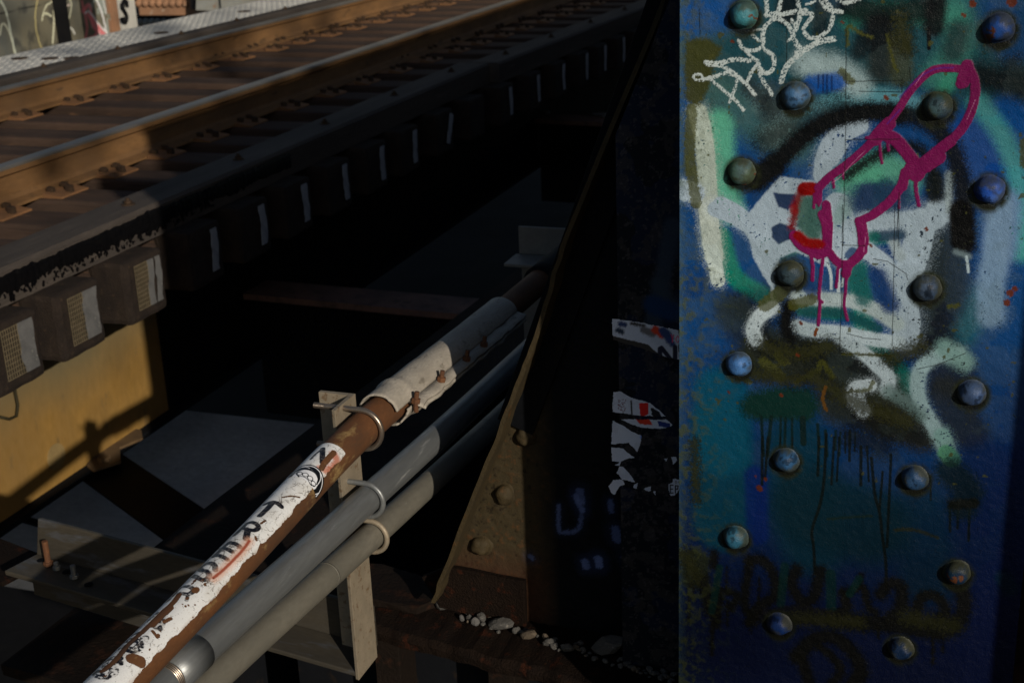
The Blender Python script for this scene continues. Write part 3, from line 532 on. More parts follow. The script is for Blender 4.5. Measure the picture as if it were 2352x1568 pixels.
# flat angle leaning at the right with torn stickers
YS = 2.06*q_
panel = thing('sticker_covered_flange', (-.45, YS, -1.38), 'black steel flange with torn white, red and blue sticker scraps beside the column', 'flange')
sc = Canvas(-.575*q_, -.385*q_, -1.40*q_, .25, .0016, (.16, .18, .24), YS/3143*1.06, TD(YS)); sc.fill((7, 10, 18))
sc.c *= .7; q1 = sc.fbm(.08, 5); q2 = sc.fbm(.02, 6); sc.blend((q1 > .52)*.6, (6, 12, 30)); sc.blend((q2 > .60)*.5, (24, 24, 28)); sc.blend((sc.fbm(.006, 7) > .68)*.5, (34, 34, 40)); sc.blend(((sc.fbm(.012, 9) > .60) & (sc.V < -.92*q_) & (sc.V > -1.14*q_))*.5, (30, 30, 36))
sc.stroke([(1392, 800), (1392, 880)], 14, (40, 5, 5), soft=6, a=.9)
sc.stroke([(1545, 520), (1520, 650), (1500, 740)], 40, (20, 28, 42), soft=20, a=.8); sc.stroke([(1510, 650), (1556, 720)], 34, (20, 28, 40), soft=20, a=.8); sc.stroke([(1500, 700), (1540, 715)], 46, (6, 22, 48), soft=20)
cp = [onY(1408, 322, YS), onY(1500, 96, YS), onY(1572, -90, YS)]; zc_ = np.interp(sc.U, [c[0] for c in cp], [c[2] for c in cp])
sc.build('flange_plate', lambda U, V, h: np.stack([U, np.full_like(U, YS), V], -1), 'attrdull', panel, mask=(sc.V < zc_).astype(float))
bm = bmesh.new(); prism(bm, [(-.575*q_, -1.40*q_), (-.385*q_, -1.40*q_), (-.385*q_, .15), (cp[1][0], cp[1][2]), (-.575*q_, cp[0][2])], YS+.001, YS+.012, 'y'); mesh_obj('flange_back', bm, 'black', panel)
SW = (112, 122, 152)
def sticker(polys, extra, label, seed):
    c = Canvas(-.60*q_, -.385*q_, -1.20*q_, -.70*q_, .0011, (.22, .25, .34), YS/3143*1.06, TD(YS)); c.fill(SW); mk = np.zeros_like(c.U)
    g = c.fbm(.03, seed); c.blend((g > .55)*.25, (90, 98, 124))
    for p in polys: c.poly(p, None, jag=2, mask=mk)
    extra(c, mk); o = c.build('sticker', lambda U, V, h: np.stack([U, YS-.0012-(c.fbm(.02, 8)-.5)*.001, V], -1), 'attrlabel', panel, mask=mk)
    o['label'] = label
def e1(c, mk):
    for pts, w, col in (([(1425, 745), (1436, 744)], 12, (14, 30, 70)), ([(1420, 757), (1430, 762)], 12, (14, 28, 50)), ([(1450, 742), (1480, 748)], 9, (24, 24, 28)), ([(1478, 757), (1500, 765)], 18, (60, 62, 74)), ([(1506, 756), (1520, 768)], 20, (120, 34, 20)), ([(1524, 760), (1538, 776)], 22, (18, 34, 76)), ([(1535, 780), (1545, 790)], 14, (20, 36, 80))):
        c.stroke(pts, w, col, soft=8, jag=3, grain=.5)
    c.poly([(1407, 770), (1437, 778), (1488, 790), (1520, 818), (1500, 810), (1450, 793), (1407, 782)], (26, 26, 30), jag=1)
    for pts in ([(1516, 800), (1517, 822)], [(1520, 798), (1545, 830)], [(1551, 796), (1551, 836)]): c.stroke(pts, 11, (6, 12, 34), soft=2, smooth=False)
    c.stroke([(1542, 768), (1545, 776), (1548, 768)], 2, (120, 30, 70), soft=1); c.stroke([(1545, 776), (1545, 786)], 2, (120, 30, 70), soft=1)
    c.stroke([(1557, 770), (1553, 778), (1557, 786), (1561, 778), (1557, 770)], 2, (120, 30, 70), soft=1)
sticker([[(1405, 731), (1470, 739), (1560, 758), (1560, 826), (1530, 820), (1480, 802), (1408, 780)]], e1, 'torn white and blue sticker strip at the top', 41)
def e2(c, mk):
    c.poly([(1468, 925), (1490, 924), (1490, 950), (1472, 958)], (158, 16, 18)); c.poly([(1460, 960), (1490, 962), (1500, 976), (1470, 972)], (120, 30, 20), jag=2)
    c.poly([(1510, 965), (1540, 972), (1540, 982), (1514, 978)], (10, 28, 84)); c.stroke([(1450, 920), (1452, 952)], 4, (8, 10, 14), soft=2)
    for k in range(60): c.stroke([(1420+random.random()*18, 915+random.random()*30)], 2.2, (60, 30, 50), soft=1)
    c.poly([(1495, 935), (1515, 945), (1520, 960), (1500, 960)], (8, 12, 22), jag=3)
sticker([[(1408, 900), (1424, 897), (1450, 912), (1492, 923), (1512, 940), (1530, 956), (1470, 954), (1407, 946)], [(1424, 960), (1460, 962), (1530, 962), (1546, 976), (1520, 984), (1475, 982), (1440, 970)]], e2, 'torn sticker scrap with a red block', 42)
def e3(c, mk):
    c.stroke([(1480, 1003), (1490, 1008)], 18, (20, 60, 140), soft=8)
sticker([[(1407, 965), (1430, 975), (1455, 992), (1475, 1000), (1470, 1020), (1464, 1038), (1445, 1016), (1404, 1020)]], e3, 'pale peeling sticker scrap just below the red one', 43)
sticker([[(1404, 1026), (1430, 1028), (1458, 1050), (1440, 1052), (1426, 1060), (1405, 1058)], [(1428, 1056), (1412, 1068), (1430, 1070), (1450, 1090), (1460, 1108), (1430, 1100), (1416, 1085)], [(1408, 1100), (1430, 1100), (1436, 1112), (1424, 1116), (1412, 1136), (1402, 1128), (1398, 1116)],
         [(1456, 1112), (1466, 1108), (1462, 1122), (1454, 1118)], [(1478, 1120), (1496, 1116), (1494, 1128), (1484, 1126)], [(1500, 1128), (1508, 1126), (1506, 1136)], [(1540, 1048), (1554, 1048), (1556, 1058), (1546, 1066)], [(1526, 1052), (1534, 1050), (1530, 1060)]], e3, 'lowest pale peeling sticker scraps', 45)
def e4(c, mk):
    for pts in ([(1546, 1113), (1540, 1113), (1540, 1131), (1546, 1131)], [(1540, 1122), (1545, 1122)], [(1552, 1131), (1552, 1114), (1558, 1115), (1557, 1122), (1552, 1122)]): c.stroke(pts, 3, (5, 7, 13), soft=1, smooth=False)
    for cx_ in (1553, 1561): c.stroke([(cx_-2, 1106), (cx_, 1103), (cx_+2, 1106), (cx_, 1109), (cx_-2, 1106)], 1.3, (5, 7, 13), soft=1)
sticker([[(1534, 1112), (1545, 1106), (1564, 1112), (1562, 1120), (1550, 1138), (1540, 1138), (1536, 1124)], [(1546, 1098), (1566, 1100), (1566, 1116), (1545, 1114)]], e4, 'tiny lettered sticker scrap at the bottom right', 44)
# =================================================================== OUTRIGGER BEAM and rubble
outr = thing('outrigger_beam', (-.9, 2.1, -1.6), 'rust scaled steel beam with rubble lying on its top flange', 'beam')
def fl(t, dy): return ((-1.32+t*1.05)*q_, (2.172-t*.175)*q_+dy)
ZO = -1.385*q_
bm = bmesh.new(); rows = []
for i in range(80):
    t = i/79; x, y0 = fl(t, 0); j = mnoise.noise(Vector((i*.4, 1, 0)))*.006+mnoise.noise(Vector((i*.1, 5, 0)))*.012; yb = y0+.14
    yf = y0-.085+j; zt = ZO+mnoise.noise(Vector((i*.3, 9, 0)))*.004
    rows.append([bm.verts.new(p) for p in ((x, yb, zt), (x, (yb+yf)/2, zt+mnoise.noise(Vector((i*.5, 2, 2)))*.006), (x, yf+.012, zt), (x, yf, zt-.012), (x, yf+.004, zt-.03), (x, yb, zt-.03))])
for a, b in zip(rows, rows[1:]):
    for k in range(6): bm.faces.new((a[k], a[(k+1) % 6], b[(k+1) % 6], b[k]))
bm.faces.new(rows[0]); bm.faces.new(rows[-1][::-1]); cut(bm, 1); roughen(bm, .0025, 60); mesh_obj('top_flange', bm, 'rustedge', outr)
bm = bmesh.new(); a, b = fl(0, .01), fl(1, .01); hexa(bm, [(a[0], a[1], -2.3), (b[0], b[1], -2.3), (b[0], b[1]+.012, -2.3), (a[0], a[1]+.012, -2.3)], [(a[0], a[1], -1.416), (b[0], b[1], -1.416), (b[0], b[1]+.012, -1.416), (a[0], a[1]+.012, -1.416)]); [setattr(v.co, 'z', v.co.z+(ZO+1.385)) for v in bm.verts]; mesh_obj('web_plate', bm, 'blacksoft', outr)
for t in (.28, .52):
    bm = bmesh.new(); a = fl(t, 0); box(bm, a[0]-.05, a[0]+.006, a[1]-.07, a[1]+.009, -2.3, ZO-.036, .002); mesh_obj('stiffener', bm, 'rustdark', outr)
bm = bmesh.new(); # thick rusted plate bolted at the left end of the flange
P = [onZ(x, y, ZO+.015) for x, y in ((835, 1295), (900, 1300), (985, 1330), (1020, 1372), (960, 1398), (850, 1378), (800, 1345))]
prism(bm, [(p[0], p[1]) for p in P], ZO+.001, ZO+.019, 'z', .003); cut(bm, 2); roughen(bm, .006, 30); mesh_obj('end_plate', bm, 'rustdark', outr)
bm = bmesh.new()
p = [onY(x, y, YB-.02) for x, y in ((970, 1325), (1030, 1300), (1205, 1335), (1208, 1440), (1010, 1395))]; prism(bm, [(a[0], a[2]) for a in p], YB-.022, YB-.008, 'y', .002); cut(bm, 2); roughen(bm, .003, 40); mesh_obj('foot_plate', bm, 'rustedge', outr)
def stone(px, py, rpx, flat, mat, label, seed, asp=1.0):
    p = onZ(px, py, ZO+.013); r = rpx*.88*np.linalg.norm(p)/3143
    bm = bmesh.new(); bmesh.ops.create_icosphere(bm, subdivisions=2, radius=1)
    rs = random.Random(seed); dirs = [Vector((rs.uniform(-1, 1), rs.uniform(-1, 1), rs.uniform(-1, 1))).normalized() for _ in range(8)]
    for v in bm.verts:
        c = v.co.copy()
        for d in dirs:
            k = c.dot(d)
            if k > .68: c -= d*(k-.68)*.95
        v.co = c*(1+.12*mnoise.noise(c*2+Vector((seed, 0, 0))))
    bmesh.ops.scale(bm, vec=(r*asp, r*.8, r*flat), verts=bm.verts); bmesh.ops.rotate(bm, matrix=Matrix.Rotation(rs.uniform(-.4, .4), 3, 'Y') @ Matrix.Rotation(rs.uniform(-.5, .5), 3, 'Z'), verts=bm.verts)
    zmin = min(v.co.z for v in bm.verts); o = mesh_obj('stone', bm, mat, smooth=False); o.location = (p[0], p[1], ZO-.001-zmin); tag(o, label, 'stone', 'rubble stones on the rusty beam flange'); return o
BIG = [(1016, 1385, 24, 1, 'stone', 'blocky grey stone at the left end of the rubble row, against the brown plate', 1), (1060, 1412, 10, .9, 'stone3', 'small pale stone just right of the blocky grey stone', 1), (1078, 1412, 11, 1, 'stone', 'round dark grey pebble between two pale stones on the flange', 1), (1092, 1422, 12, 1, 'stone3', 'rounded pale brown stone in front of the wood chip', 1), (1104, 1415, 15, 1.1, 'stone', 'dark upright stone behind the pale brown one', 1),
       (1128, 1408, 20, .35, 'stone2', 'flat tan chip lying on the dark upright stone', 1.6), (1150, 1432, 28, .6, 'stone', 'long grey slab stone in the middle of the lit rubble', 1.4), (1186, 1440, 13, .9, 'stone', 'small knobbly grey stone right of the long slab', 1), (1212, 1452, 20, .75, 'stone2', 'flat topped tan stone where the sunlight ends', 1.3), (1262, 1468, 16, .8, 'stone', 'dim grey stone just inside the shade', 1.2), (1302, 1482, 17, .8, 'stone', 'dim rounded stone in the shaded rubble', 1.2), (1398, 1488, 40, .6, 'stone', 'largest stone, a dim slab in the shaded rubble', 1.3), (1468, 1500, 15, .9, 'stone3', 'pale angular stone in the shade near the column', 1.2), (1450, 1488, 14, 1, 'stone', 'dark stone touching the pale angular one', 1), (1520, 1515, 15, .9, 'stone', 'dark stone nearest the blue column', 1)]
for i, (x, y, r, f, m, l, a) in enumerate(BIG): stone(x, y, r, f, m, l, i+3, a)
for i in range(84):
    t = random.random() if i < 40 else random.uniform(.42, 1); x = 1030+t*520; y = 1392+t*150+random.uniform(-14, 16)
    stone(x, y, random.uniform(4, 11), random.uniform(.6, 1), random.choice(['stone', 'stone', 'stone', 'stone2']), 'small dark grit stone filling the gaps of the rubble row', 100+i, random.uniform(.9, 1.4))
for i, (x, y) in enumerate(((873, 1368), (892, 1378), (912, 1382), (930, 1388), (884, 1372))): stone(x, y, (4, 3, 3, 3, 2)[i], .7, 'stone3', 'tiny pale chip of grit on the flange below the sloping pipes', 200+i)
# =================================================================== PIPES
E1_ = .953; PXC = -1.09; PX1 = -1.09
class Pipe:
    def __init__(s, pts, r, x=PXC):
        s.x = x; pts = [(a*E1_, b*E1_) for a, b in pts]
        (y0, z0), (y1, z1) = pts[0], pts[1]; (ya, za), (yb, zb) = pts[-2], pts[-1]
        pts = [(.55, z0-(z1-z0)/(y1-y0)*(y0-.55)*.6)]+pts+[(9.5, zb+(zb-za)/(yb-ya)*(9.5-yb)*.5)]
        s.y = np.array([p[0] for p in pts]); s.z = np.array([p[1] for p in pts]); s.r = r
        yy = np.linspace(.55, 9.5, 600); zz = np.interp(yy, s.y, s.z); k = np.ones(31)/31; s.Y = yy; s.Zs = np.convolve(np.pad(zz, 15, mode='edge'), k, 'valid')
    def z_(s, y): return np.interp(y, s.Y, s.Zs)
    def build(s, name, mat, y0=.55, y1=9.5, parent=None, r=None):
        bm = bmesh.new(); ys = np.linspace(y0, y1, max(2, int((y1-y0)/.04)+1)); tube(bm, [(s.x, y, s.z_(y)) for y in ys], r or s.r, 40); return mesh_obj(name, bm, mat, parent, True)
    def hit(s, px, py, r=None):
        r = r or s.r; d = ray(px, py); d = d/np.linalg.norm(d); y = 2.
        for _ in range(6):
            zc = s.z_(y); a = d[0]**2+d[2]**2; b = -2*(d[0]*s.x+d[2]*zc); c = s.x**2+zc**2-r*r; D = b*b-4*a*c
            t = (-b-math.sqrt(max(D, 0)))/(2*a); y = d[1]*t
        return y, math.atan2(d[0]*t-s.x, d[2]*t-zc)
P1 = Pipe([(1.393, -1.104), (1.757, -1.084), (2.152, -1.050), (2.301, -1.050), (2.596, -1.064), (2.866, -1.074), (3.44, -1.086)], .032)
P2 = Pipe([(1.627, -1.174), (1.856, -1.188), (2.115, -1.198), (2.51, -1.220), (3.254, -1.245)], .0272)
P3 = Pipe([(1.64, -1.242), (2.138, -1.283), (2.496, -1.309), (3.084, -1.346)], .0257)
pipe1 = thing('rusty_pipe', (PX1, 2.2, -1.05), 'rusty brown pipe, uppermost of the three, with a cracked white lettered wrap', 'pipe', 'pipes running beside the track')
P1.build('pipe_wall', 'rustpipe', parent=pipe1)
# cracked label, wrapped round the pipe
RL = P1.r+.0011
lab = Canvas(.72, 2.06, math.radians(-110)*RL, math.radians(72)*RL, .00085, (.98, .93, .85), 1)
lab.fill((222, 219, 212)); l1 = lab.fbm(.05, 3); l2 = lab.fbm(.012, 4); l3 = lab.fbm(.004, 5, 3)
lab.blend(np.clip((l1-.45)*3, 0, .4), (196, 190, 178)); lab.blend((l3 > .76)*.5, (150, 130, 110))
# voronoi crackle
def voro(c, cell, seed, su=1, sv=1):
    rs = np.random.RandomState(seed); J = rs.rand(64, 256, 2); x = c.U*su/cell+40+(l2-.5)*1.2; y = c.V*sv/cell+40+(l1-.5)*1.2; ix = np.floor(x).astype(int); iy = np.floor(y).astype(int); f1 = np.full(x.shape, 9.); f2 = np.full(x.shape, 9.)
    for a in (-1, 0, 1):
        for b in (-1, 0, 1):
            q = J[(iy+b) % 64, (ix+a) % 256]; d = np.hypot(ix+a+q[..., 0]-x, iy+b+q[..., 1]-y); f2 = np.minimum(f2, np.maximum(f1, d)); f1 = np.minimum(f1, d)
    return f2-f1
va = voro(lab, .021, 1, .85, 1); vb = voro(lab, .010, 2, .8, 1.1)
lab.blend((va < .034*(.1+1.3*np.clip((l1-.36)*4, 0, 1)))*.8, (70, 58, 48)); lab.blend((vb < .04)*(l1 > .58)*.6, (84, 72, 60))
GL = {'N': [[(.1, 0), (.1, 1)], [(.1, 1), (.9, 0)], [(.9, 0), (.9, 1)]], 'T': [[(0, .93), (1, .93)], [(.5, .93), (.5, 0)]], 'R': [[(.1, 0), (.1, 1)], [(.1, .95), (.6, .95), (.9, .75), (.6, .48), (.1, .48)], [(.5, .48), (.9, 0)]],
      'E': [[(.1, 0), (.1, 1)], [(.1, .94), (.9, .94)], [(.1, .5), (.75, .5)], [(.1, .06), (.9, .06)]], 'S': [[(.9, .78), (.72, .95), (.35, .95), (.12, .76), (.35, .54), (.68, .46), (.9, .25), (.65, .05), (.3, .05), (.08, .22)]], 'V': [[(.05, 1), (.5, 0)], [(.5, 0), (.95, 1)]], 'O': [[(.5, .95), (.1, .7), (.1, .3), (.5, .05), (.9, .3), (.9, .7), (.5, .95)]], 'G': [[(.9, .78), (.65, .95), (.3, .92), (.1, .5), (.3, .08), (.65, .05), (.9, .25), (.9, .48), (.55, .48)]]}
ink = np.zeros_like(lab.U)
def H(x, y): q = P1.hit(x, y, RL); return (q[0], q[1]*RL)
def ZA(x, y): return H(564.5+.12*x, 997.2+.12*y)
def ZB(x, y): return H(395+.12*x, 1147.8+.12*y)
def ZC(x, y): return H(188.2+.1602*x, 1317+.1602*y)
for f, pts, w in ((ZA, [(370, 1335), (470, 1298), (580, 1305), (680, 1378)], .0068), (ZA, [(500, 1320), (400, 1430), (270, 1550)], .0072),
                  (ZB, [(1200, 670), (1330, 545), (1440, 440)], .0062), (ZB, [(1440, 440), (1540, 425), (1640, 480), (1645, 540), (1560, 578), (1450, 560), (1360, 540)], .0062), (ZB, [(1450, 575), (1418, 735)], .0078),
                  (ZB, [(800, 1080), (950, 930), (1090, 810)], .0062), (ZB, [(1080, 825), (1170, 818), (1305, 895)], .0062), (ZB, [(940, 935), (1040, 930), (1145, 985)], .0062), (ZB, [(800, 1070), (900, 1060), (1055, 1135)], .0062),
                  (ZB, [(830, 1335), (820, 1255), (750, 1205), (640, 1225), (540, 1300), (570, 1345), (650, 1355), (708, 1410), (690, 1490), (600, 1525), (520, 1500), (400, 1455)], .0064),
                  (ZC, [(1230, 390), (1330, 290), (1410, 205)], .0058), (ZC, [(1410, 205), (1490, 178), (1580, 205), (1592, 250), (1510, 290), (1390, 280)], .0058), (ZC, [(1520, 300), (1500, 380)], .004),
                  (ZC, [(850, 760), (1000, 630), (1080, 560)], .004), (ZC, [(1170, 650), (1115, 780)], .0072), (ZC, [(1060, 765), (1115, 770)], .006),
                  (ZC, [(830, 845), (740, 880), (680, 960)], .0075), (ZC, [(760, 960), (820, 990), (815, 1050), (730, 1095), (660, 1080)], .009), (ZC, [(560, 1060), (620, 1030)], .006), (ZC, [(880, 925), (915, 915)], .007),
                  (ZC, [(540, 1215), (440, 1205), (350, 1255), (320, 1320)], .0075), (ZC, [(430, 1330), (462, 1390), (400, 1450), (310, 1470), (240, 1450), (205, 1405)], .009), (ZC, [(530, 1265), (560, 1280)], .006),
                  (ZA, [(1240, 475), (1330, 380), (1470, 275)], .0035), (ZA, [(1470, 270), (1468, 400), (1464, 545)], .0070)):
    lab.stroke([f(*p) for p in pts], w*1.45, None, soft=.0008, grain=0, smooth=len(pts) > 3, mask=ink)
wear = np.clip((1.64-lab.U)/.25, 0, 1)
lab.blend(ink*(1-(l3 > .66-.1*wear)*wear*.9), (16, 14, 20))
lab.blend(ink*((va < .04) | (vb < .03))*.35, (150, 140, 128))
# rust bleed
for f, pts, w in ((ZB, [(1480, 780), (1350, 960), (1180, 1140), (1080, 1240), (930, 1380), (790, 1490)], .0045),):
    P = [f(*p) for p in pts]; lab.stroke(P, w*3.4, (214, 160, 130), soft=w*3, a=.7, grain=.5); lab.stroke(P, w*.8, (150, 66, 40), soft=w*.6, jag=.001, a=.95)
lab.stroke([ZA(1700, 400), ZA(1740, 560), ZA(1600, 700)], .020, (176, 92, 56), soft=.014, grain=.7, a=.85)
lab.stroke([ZA(1500, 690), ZA(1420, 640)], .012, (190, 110, 76), soft=.010, grain=.7, a=.8)
lab.blend(np.clip((lab.V-math.radians(58)*RL)/.008, 0, 1)*(l2 > .45)*.5, (150, 120, 90))
mk = np.ones_like(lab.U); mk *= lab.V < math.radians(67)*RL+(lab.fbm(.02, 12)-.5)*.012; mk *= lab.U < P1.hit(787, 1034)[0]+(lab.fbm(.03, 13, 2)-.5)*.006
hole = np.zeros_like(lab.U)
for f, pts, w in ((ZC, [(1390, 300), (1300, 420), (1180, 520), (1060, 640), (900, 800), (740, 940), (640, 1040), (520, 1190), (420, 1290), (300, 1390)], .0075), (ZC, [(1250, 490), (1130, 600), (1000, 730)], .012), (ZC, [(720, 1210), (800, 1240), (840, 1260)], .016), (ZC, [(1640, 220), (1620, 245)], .008), (ZC, [(1180, 690), (1270, 640)], .004), (ZC, [(1010, 820), (1080, 910)], .0026), (ZA, [(1690, 340), (1600, 440), (1500, 560), (1450, 650)], .0085), (ZB, [(1600, 710), (1615, 760)], .0028), (ZB, [(1790, 390), (1700, 450)], .0014), (ZA, [(700, 1205), (880, 1180), (1030, 1200)], .0012)):
    lab.stroke([f(*p) for p in pts], w, None, soft=.0006, jag=.0016, grain=0, mask=hole)
hole = np.maximum(hole, ((lab.fbm(.009, 44, 3) > .77) & (lab.U < 1.56)).astype(float))
mk *= hole < .5
def onpipe(P, R_): return lambda U, V, h: np.stack([P.x+(R_+h)*np.sin(V/R_), U, P.z_(U)+(R_+h)*np.cos(V/R_)], -1)
lab.h += (l2-.5)*.0006; lab.build('lettered_wrap', onpipe(P1, RL), 'attrlabel', pipe1, mask=mk)
# round sticker
RK = P1.r+.0019; sk = Canvas(1.86, 1.99, math.radians(-45)*RK, math.radians(100)*RK, .0004, (.98, .93, .85), 1); hs = P1.hit(702, 1098, RK); sy, sv = hs[0], hs[1]*RK; RR = .0415
sk.fill((16, 17, 20)); d = np.hypot(sk.U-sy, sk.V-sv); wht = (226, 224, 222)
def pc(a, r): return (sy+RR*r*math.sin(a), sv+RR*r*math.cos(a))
sk.blend((d < RR*.92)*1., wht); sk.blend((d < RR*.87)*1., (16, 17, 20)); sk.blend((d < RR*.60)*1., wht)
for k in range(6):
    a = k*math.pi/3+.3; sk.stroke([pc(a, .58), pc(a+.55, .76), pc(a+.95, .90)], .0016, wht, soft=.0004, grain=0)
    sk.poly([pc(a, .60), pc(a+.5, .58), pc(a+.9, .62), pc(a+.45, .74)], (16, 17, 20)) if k % 2 else sk.poly([pc(a, .52), pc(a+.55, .60), pc(a+.2, .62)], (16, 17, 20))
def kk(x, y): return (sy+RR*(y*.98+x*-.10), sv+RR*(x*.98+y*.10))
for x in (-.40, -.14, .12, .38):
    yo = .20-.5*(x)**2; sk.stroke([kk(x+.125*math.cos(t), yo+.125*math.sin(t)) for t in np.linspace(0, 2*math.pi, 10)], .0017, (16, 17, 20), soft=.0004, grain=0)
sk.stroke([kk(-.48, .10), kk(-.36, -.06), kk(-.1, .02), kk(.1, .02), kk(.34, -.06), kk(.46, .08)], .0017, (16, 17, 20), soft=.0004, grain=0)
sk.stroke([kk(-.34, -.04), kk(-.2, -.17), kk(.2, -.17), kk(.34, -.04)], .0028, (16, 17, 20), soft=.0004, grain=0)
FT = {'S': GL['S'][0:1], 'H': [[(0, 0), (0, 1)], [(1, 0), (1, 1)], [(0, .5), (1, .5)]], 'U': [[(0, 1), (0, .1), (1, .1), (1, 1)]], 'T': GL['T'], 'E': GL['E'], 'R': GL['R'], 'G': GL['G'], 'Z': [[(0, 1), (1, 1), (0, 0), (1, 0)]]}
for i, ch in enumerate('SHUTTERTHUGZ'):
    for st in FT[ch]: sk.stroke([kk(-.42+i*.072+.045*x, -.34+.09*y) for x, y in st], .0005, (16, 17, 20), soft=.0003, grain=0, smooth=False)
sk.h += 0; o = sk.build('sticker', onpipe(P1, RK), 'attrlabel', pipe1, mask=(d < RR).astype(float)); o['label'] = 'round black and white sticker with a camera shutter and knuckleduster drawing'
# split sleeve bolted round the pipe
bm = bmesh.new()
def shell(bm, y0, y1, t0, t1, r, th, wob, seed, endjit=.004):
    ny, nt = 70, 34; G = [[None]*(nt+1) for _ in range(ny+1)]
    for layer in (0, 1):
        for i in range(ny+1):
            for j in range(nt+1):
                th_ = math.radians(t0+(t1-t0)*j/nt); e = endjit*mnoise.noise(Vector((j*.35, seed, 0)))*(1-i/ny)
                y = y0+(y1-y0)*i/ny+e; rr = r+layer*th+wob*mnoise.noise(Vector((y*14, th_*2, seed)))+(.004*math.exp(-((y-y0-.08)/.012)**2))
                G[i][j] = (G[i][j] or [])+[bm.verts.new((PX1+rr*math.sin(th_), y, P1.z_(y)+rr*math.cos(th_)))]
    for i in range(ny):
        for j in range(nt):
            for l in (0, 1): bm.faces.new((G[i][j][l], G[i+1][j][l], G[i+1][j+1][l], G[i][j+1][l]))
    for i in range(ny):
        for j in (0, nt): bm.faces.new((G[i][j][0], G[i+1][j][0], G[i+1][j][1], G[i][j][1]))
    for j in range(nt):
        for i in (0, ny): bm.faces.new((G[i][j][0], G[i][j+1][0], G[i][j+1][1], G[i][j][1]))
shell(bm, 2.19, 2.88, -115, 76, .0390, .0032, .0010, 1); shell(bm, 2.235, 2.88, 92, 215, .038, .0035, .002, 4)
sl = mesh_obj('split_sleeve', bm, 'sleeve', pipe1, True)
bm = bmesh.new()
for s_, o0, k0 in ((1, .0, 2.25), (-1, -.009, 2.27)):
    rows = []
    for i in range(60):
        y = k0+(2.88-k0)*i/59; z = P1.z_(y)+.010+o0+.0035*mnoise.noise(Vector((y*16, s_, 0))); w = .026+.006*mnoise.noise(Vector((y*22, 7, 0))); x0 = PX1+.037
        rows.append([bm.verts.new(p) for p in ((x0, y, z+.001), (x0+w*.6, y, z-.004), (x0+w, y, z-.008+.004*mnoise.noise(Vector((y*30, 2, s_)))), (x0+w, y, z-.012), (x0+w*.5, y, z-.008), (x0, y, z-.004))])
    for a, b in zip(rows, rows[1:]):
        for k in range(6): bm.faces.new((a[k], a[(k+1) % 6], b[(k+1) % 6], b[k]))
    bm.faces.new(rows[0]); bm.faces.new(rows[-1][::-1])
link(mesh_obj('clamp_flange', bm, 'sleeve', None, True), sl)
for x, y in ((953, 893), (1012, 848), (1070, 802), (1110, 768)):
    p = onX(x, y+6, PX1+.052); bm = bmesh.new(); z = P1.z_(p[1])+.006; hexbolt(bm, (PX1+.052, p[1], z), (.15, .1, 1), .0095, .010, .014, .5); tube(bm, [(PX1+.052, p[1], z-.018), (PX1+.052, p[1], z)], .005, 8)
    link(mesh_obj('bolt', bm, 'rustbolt'), sl)
P1.build('coupling', 'blacksoft', 3.16, 3.42, pipe1, .041)
pipe2 = thing('steel_conduit', (PXC, 2.2, -1.2), 'shiny grey galvanised conduit with a threaded coupling, middle of the three pipes', 'pipe', 'pipes running beside the track')
P2.build('conduit_wall', 'galv', parent=pipe2)
P2.build('coupling', 'galv', 1.441, 1.517, pipe2, .0303)
bm = bmesh.new()
for k in range(4): y = 1.427+k*.0035; tube(bm, [(PXC, y, P2.z_(y)), (PXC, y+.002, P2.z_(y))], .0284, 40)
mesh_obj('thread_ring', bm, 'bolt', pipe2, True)
pipe3 = thing('grey_conduit', (PXC, 2.2, -1.29), 'dull grey smooth conduit, lowest of the three pipes', 'pipe', 'pipes running beside the track')
P3.build('conduit_wall', 'galv_dull', parent=pipe3)
for y in (1.93, 2.40, 2.75): P3.build('joint_band', 'galv_dull', y, y+.004, pipe3, .0260)
# =================================================================== PIPE BRACKET
br = thing('pipe_bracket', (-1.52, 2.15, -1.43), 'near galvanised angle bracket and post clamping the three pipes with U bolts', 'bracket', 'pipe brackets')
FX = -1.181*E1_ 
bm = bmesh.new(); prism(bm, [(FX-.074, 2.161), (FX-.008, 2.161), (FX-.008, 2.085), (FX, 2.083), (FX, 2.171), (FX-.074, 2.171)], -1.536, -.956, 'z', .0012); mesh_obj('post', bm, 'zinc', br)
def bang(x): return -1.4295-.135*(x+1.954)*.85
x0, x1 = -1.958, -1.134
bm = bmesh.new()
hexa(bm, [(x0, 2.184, bang(x0)), (x1, 2.184, bang(x1)), (x1, 2.194, bang(x1)), (x0, 2.194, bang(x0))], [(x0+.02, 2.184, bang(x0)+.093), (x1, 2.184, bang(x1)+.093), (x1, 2.194, bang(x1)+.093), (x0+.02, 2.194, bang(x0)+.093)], .0025)
hexa(bm, [(x0-.02, 2.101, bang(x0)-.008), (x1, 2.087, bang(x1)-.008), (x1, 2.1838, bang(x1)-.008), (x0, 2.1838, bang(x0)-.008)], [(x0-.02, 2.101, bang(x0)+.003), (x1, 2.087, bang(x1)+.003), (x1, 2.1838, bang(x1)+.003), (x0, 2.1838, bang(x0)+.003)], .0025)
cut(bm, 1); ang_m = pm('dull_angle_steel', (.085, .074, .056), (.052, .048, .042), 14, .5, .3, (.095, .10, .11), 22, .56, .3, .001, (.25, 1, 1)); M['ang'] = ang_m; M['angfar'] = pm('pale_angle_steel', (.20, .19, .17), (.13, .125, .12), 10, .6, .1); mesh_obj('angle_arm', bm, 'ang', br)
bm = bmesh.new()
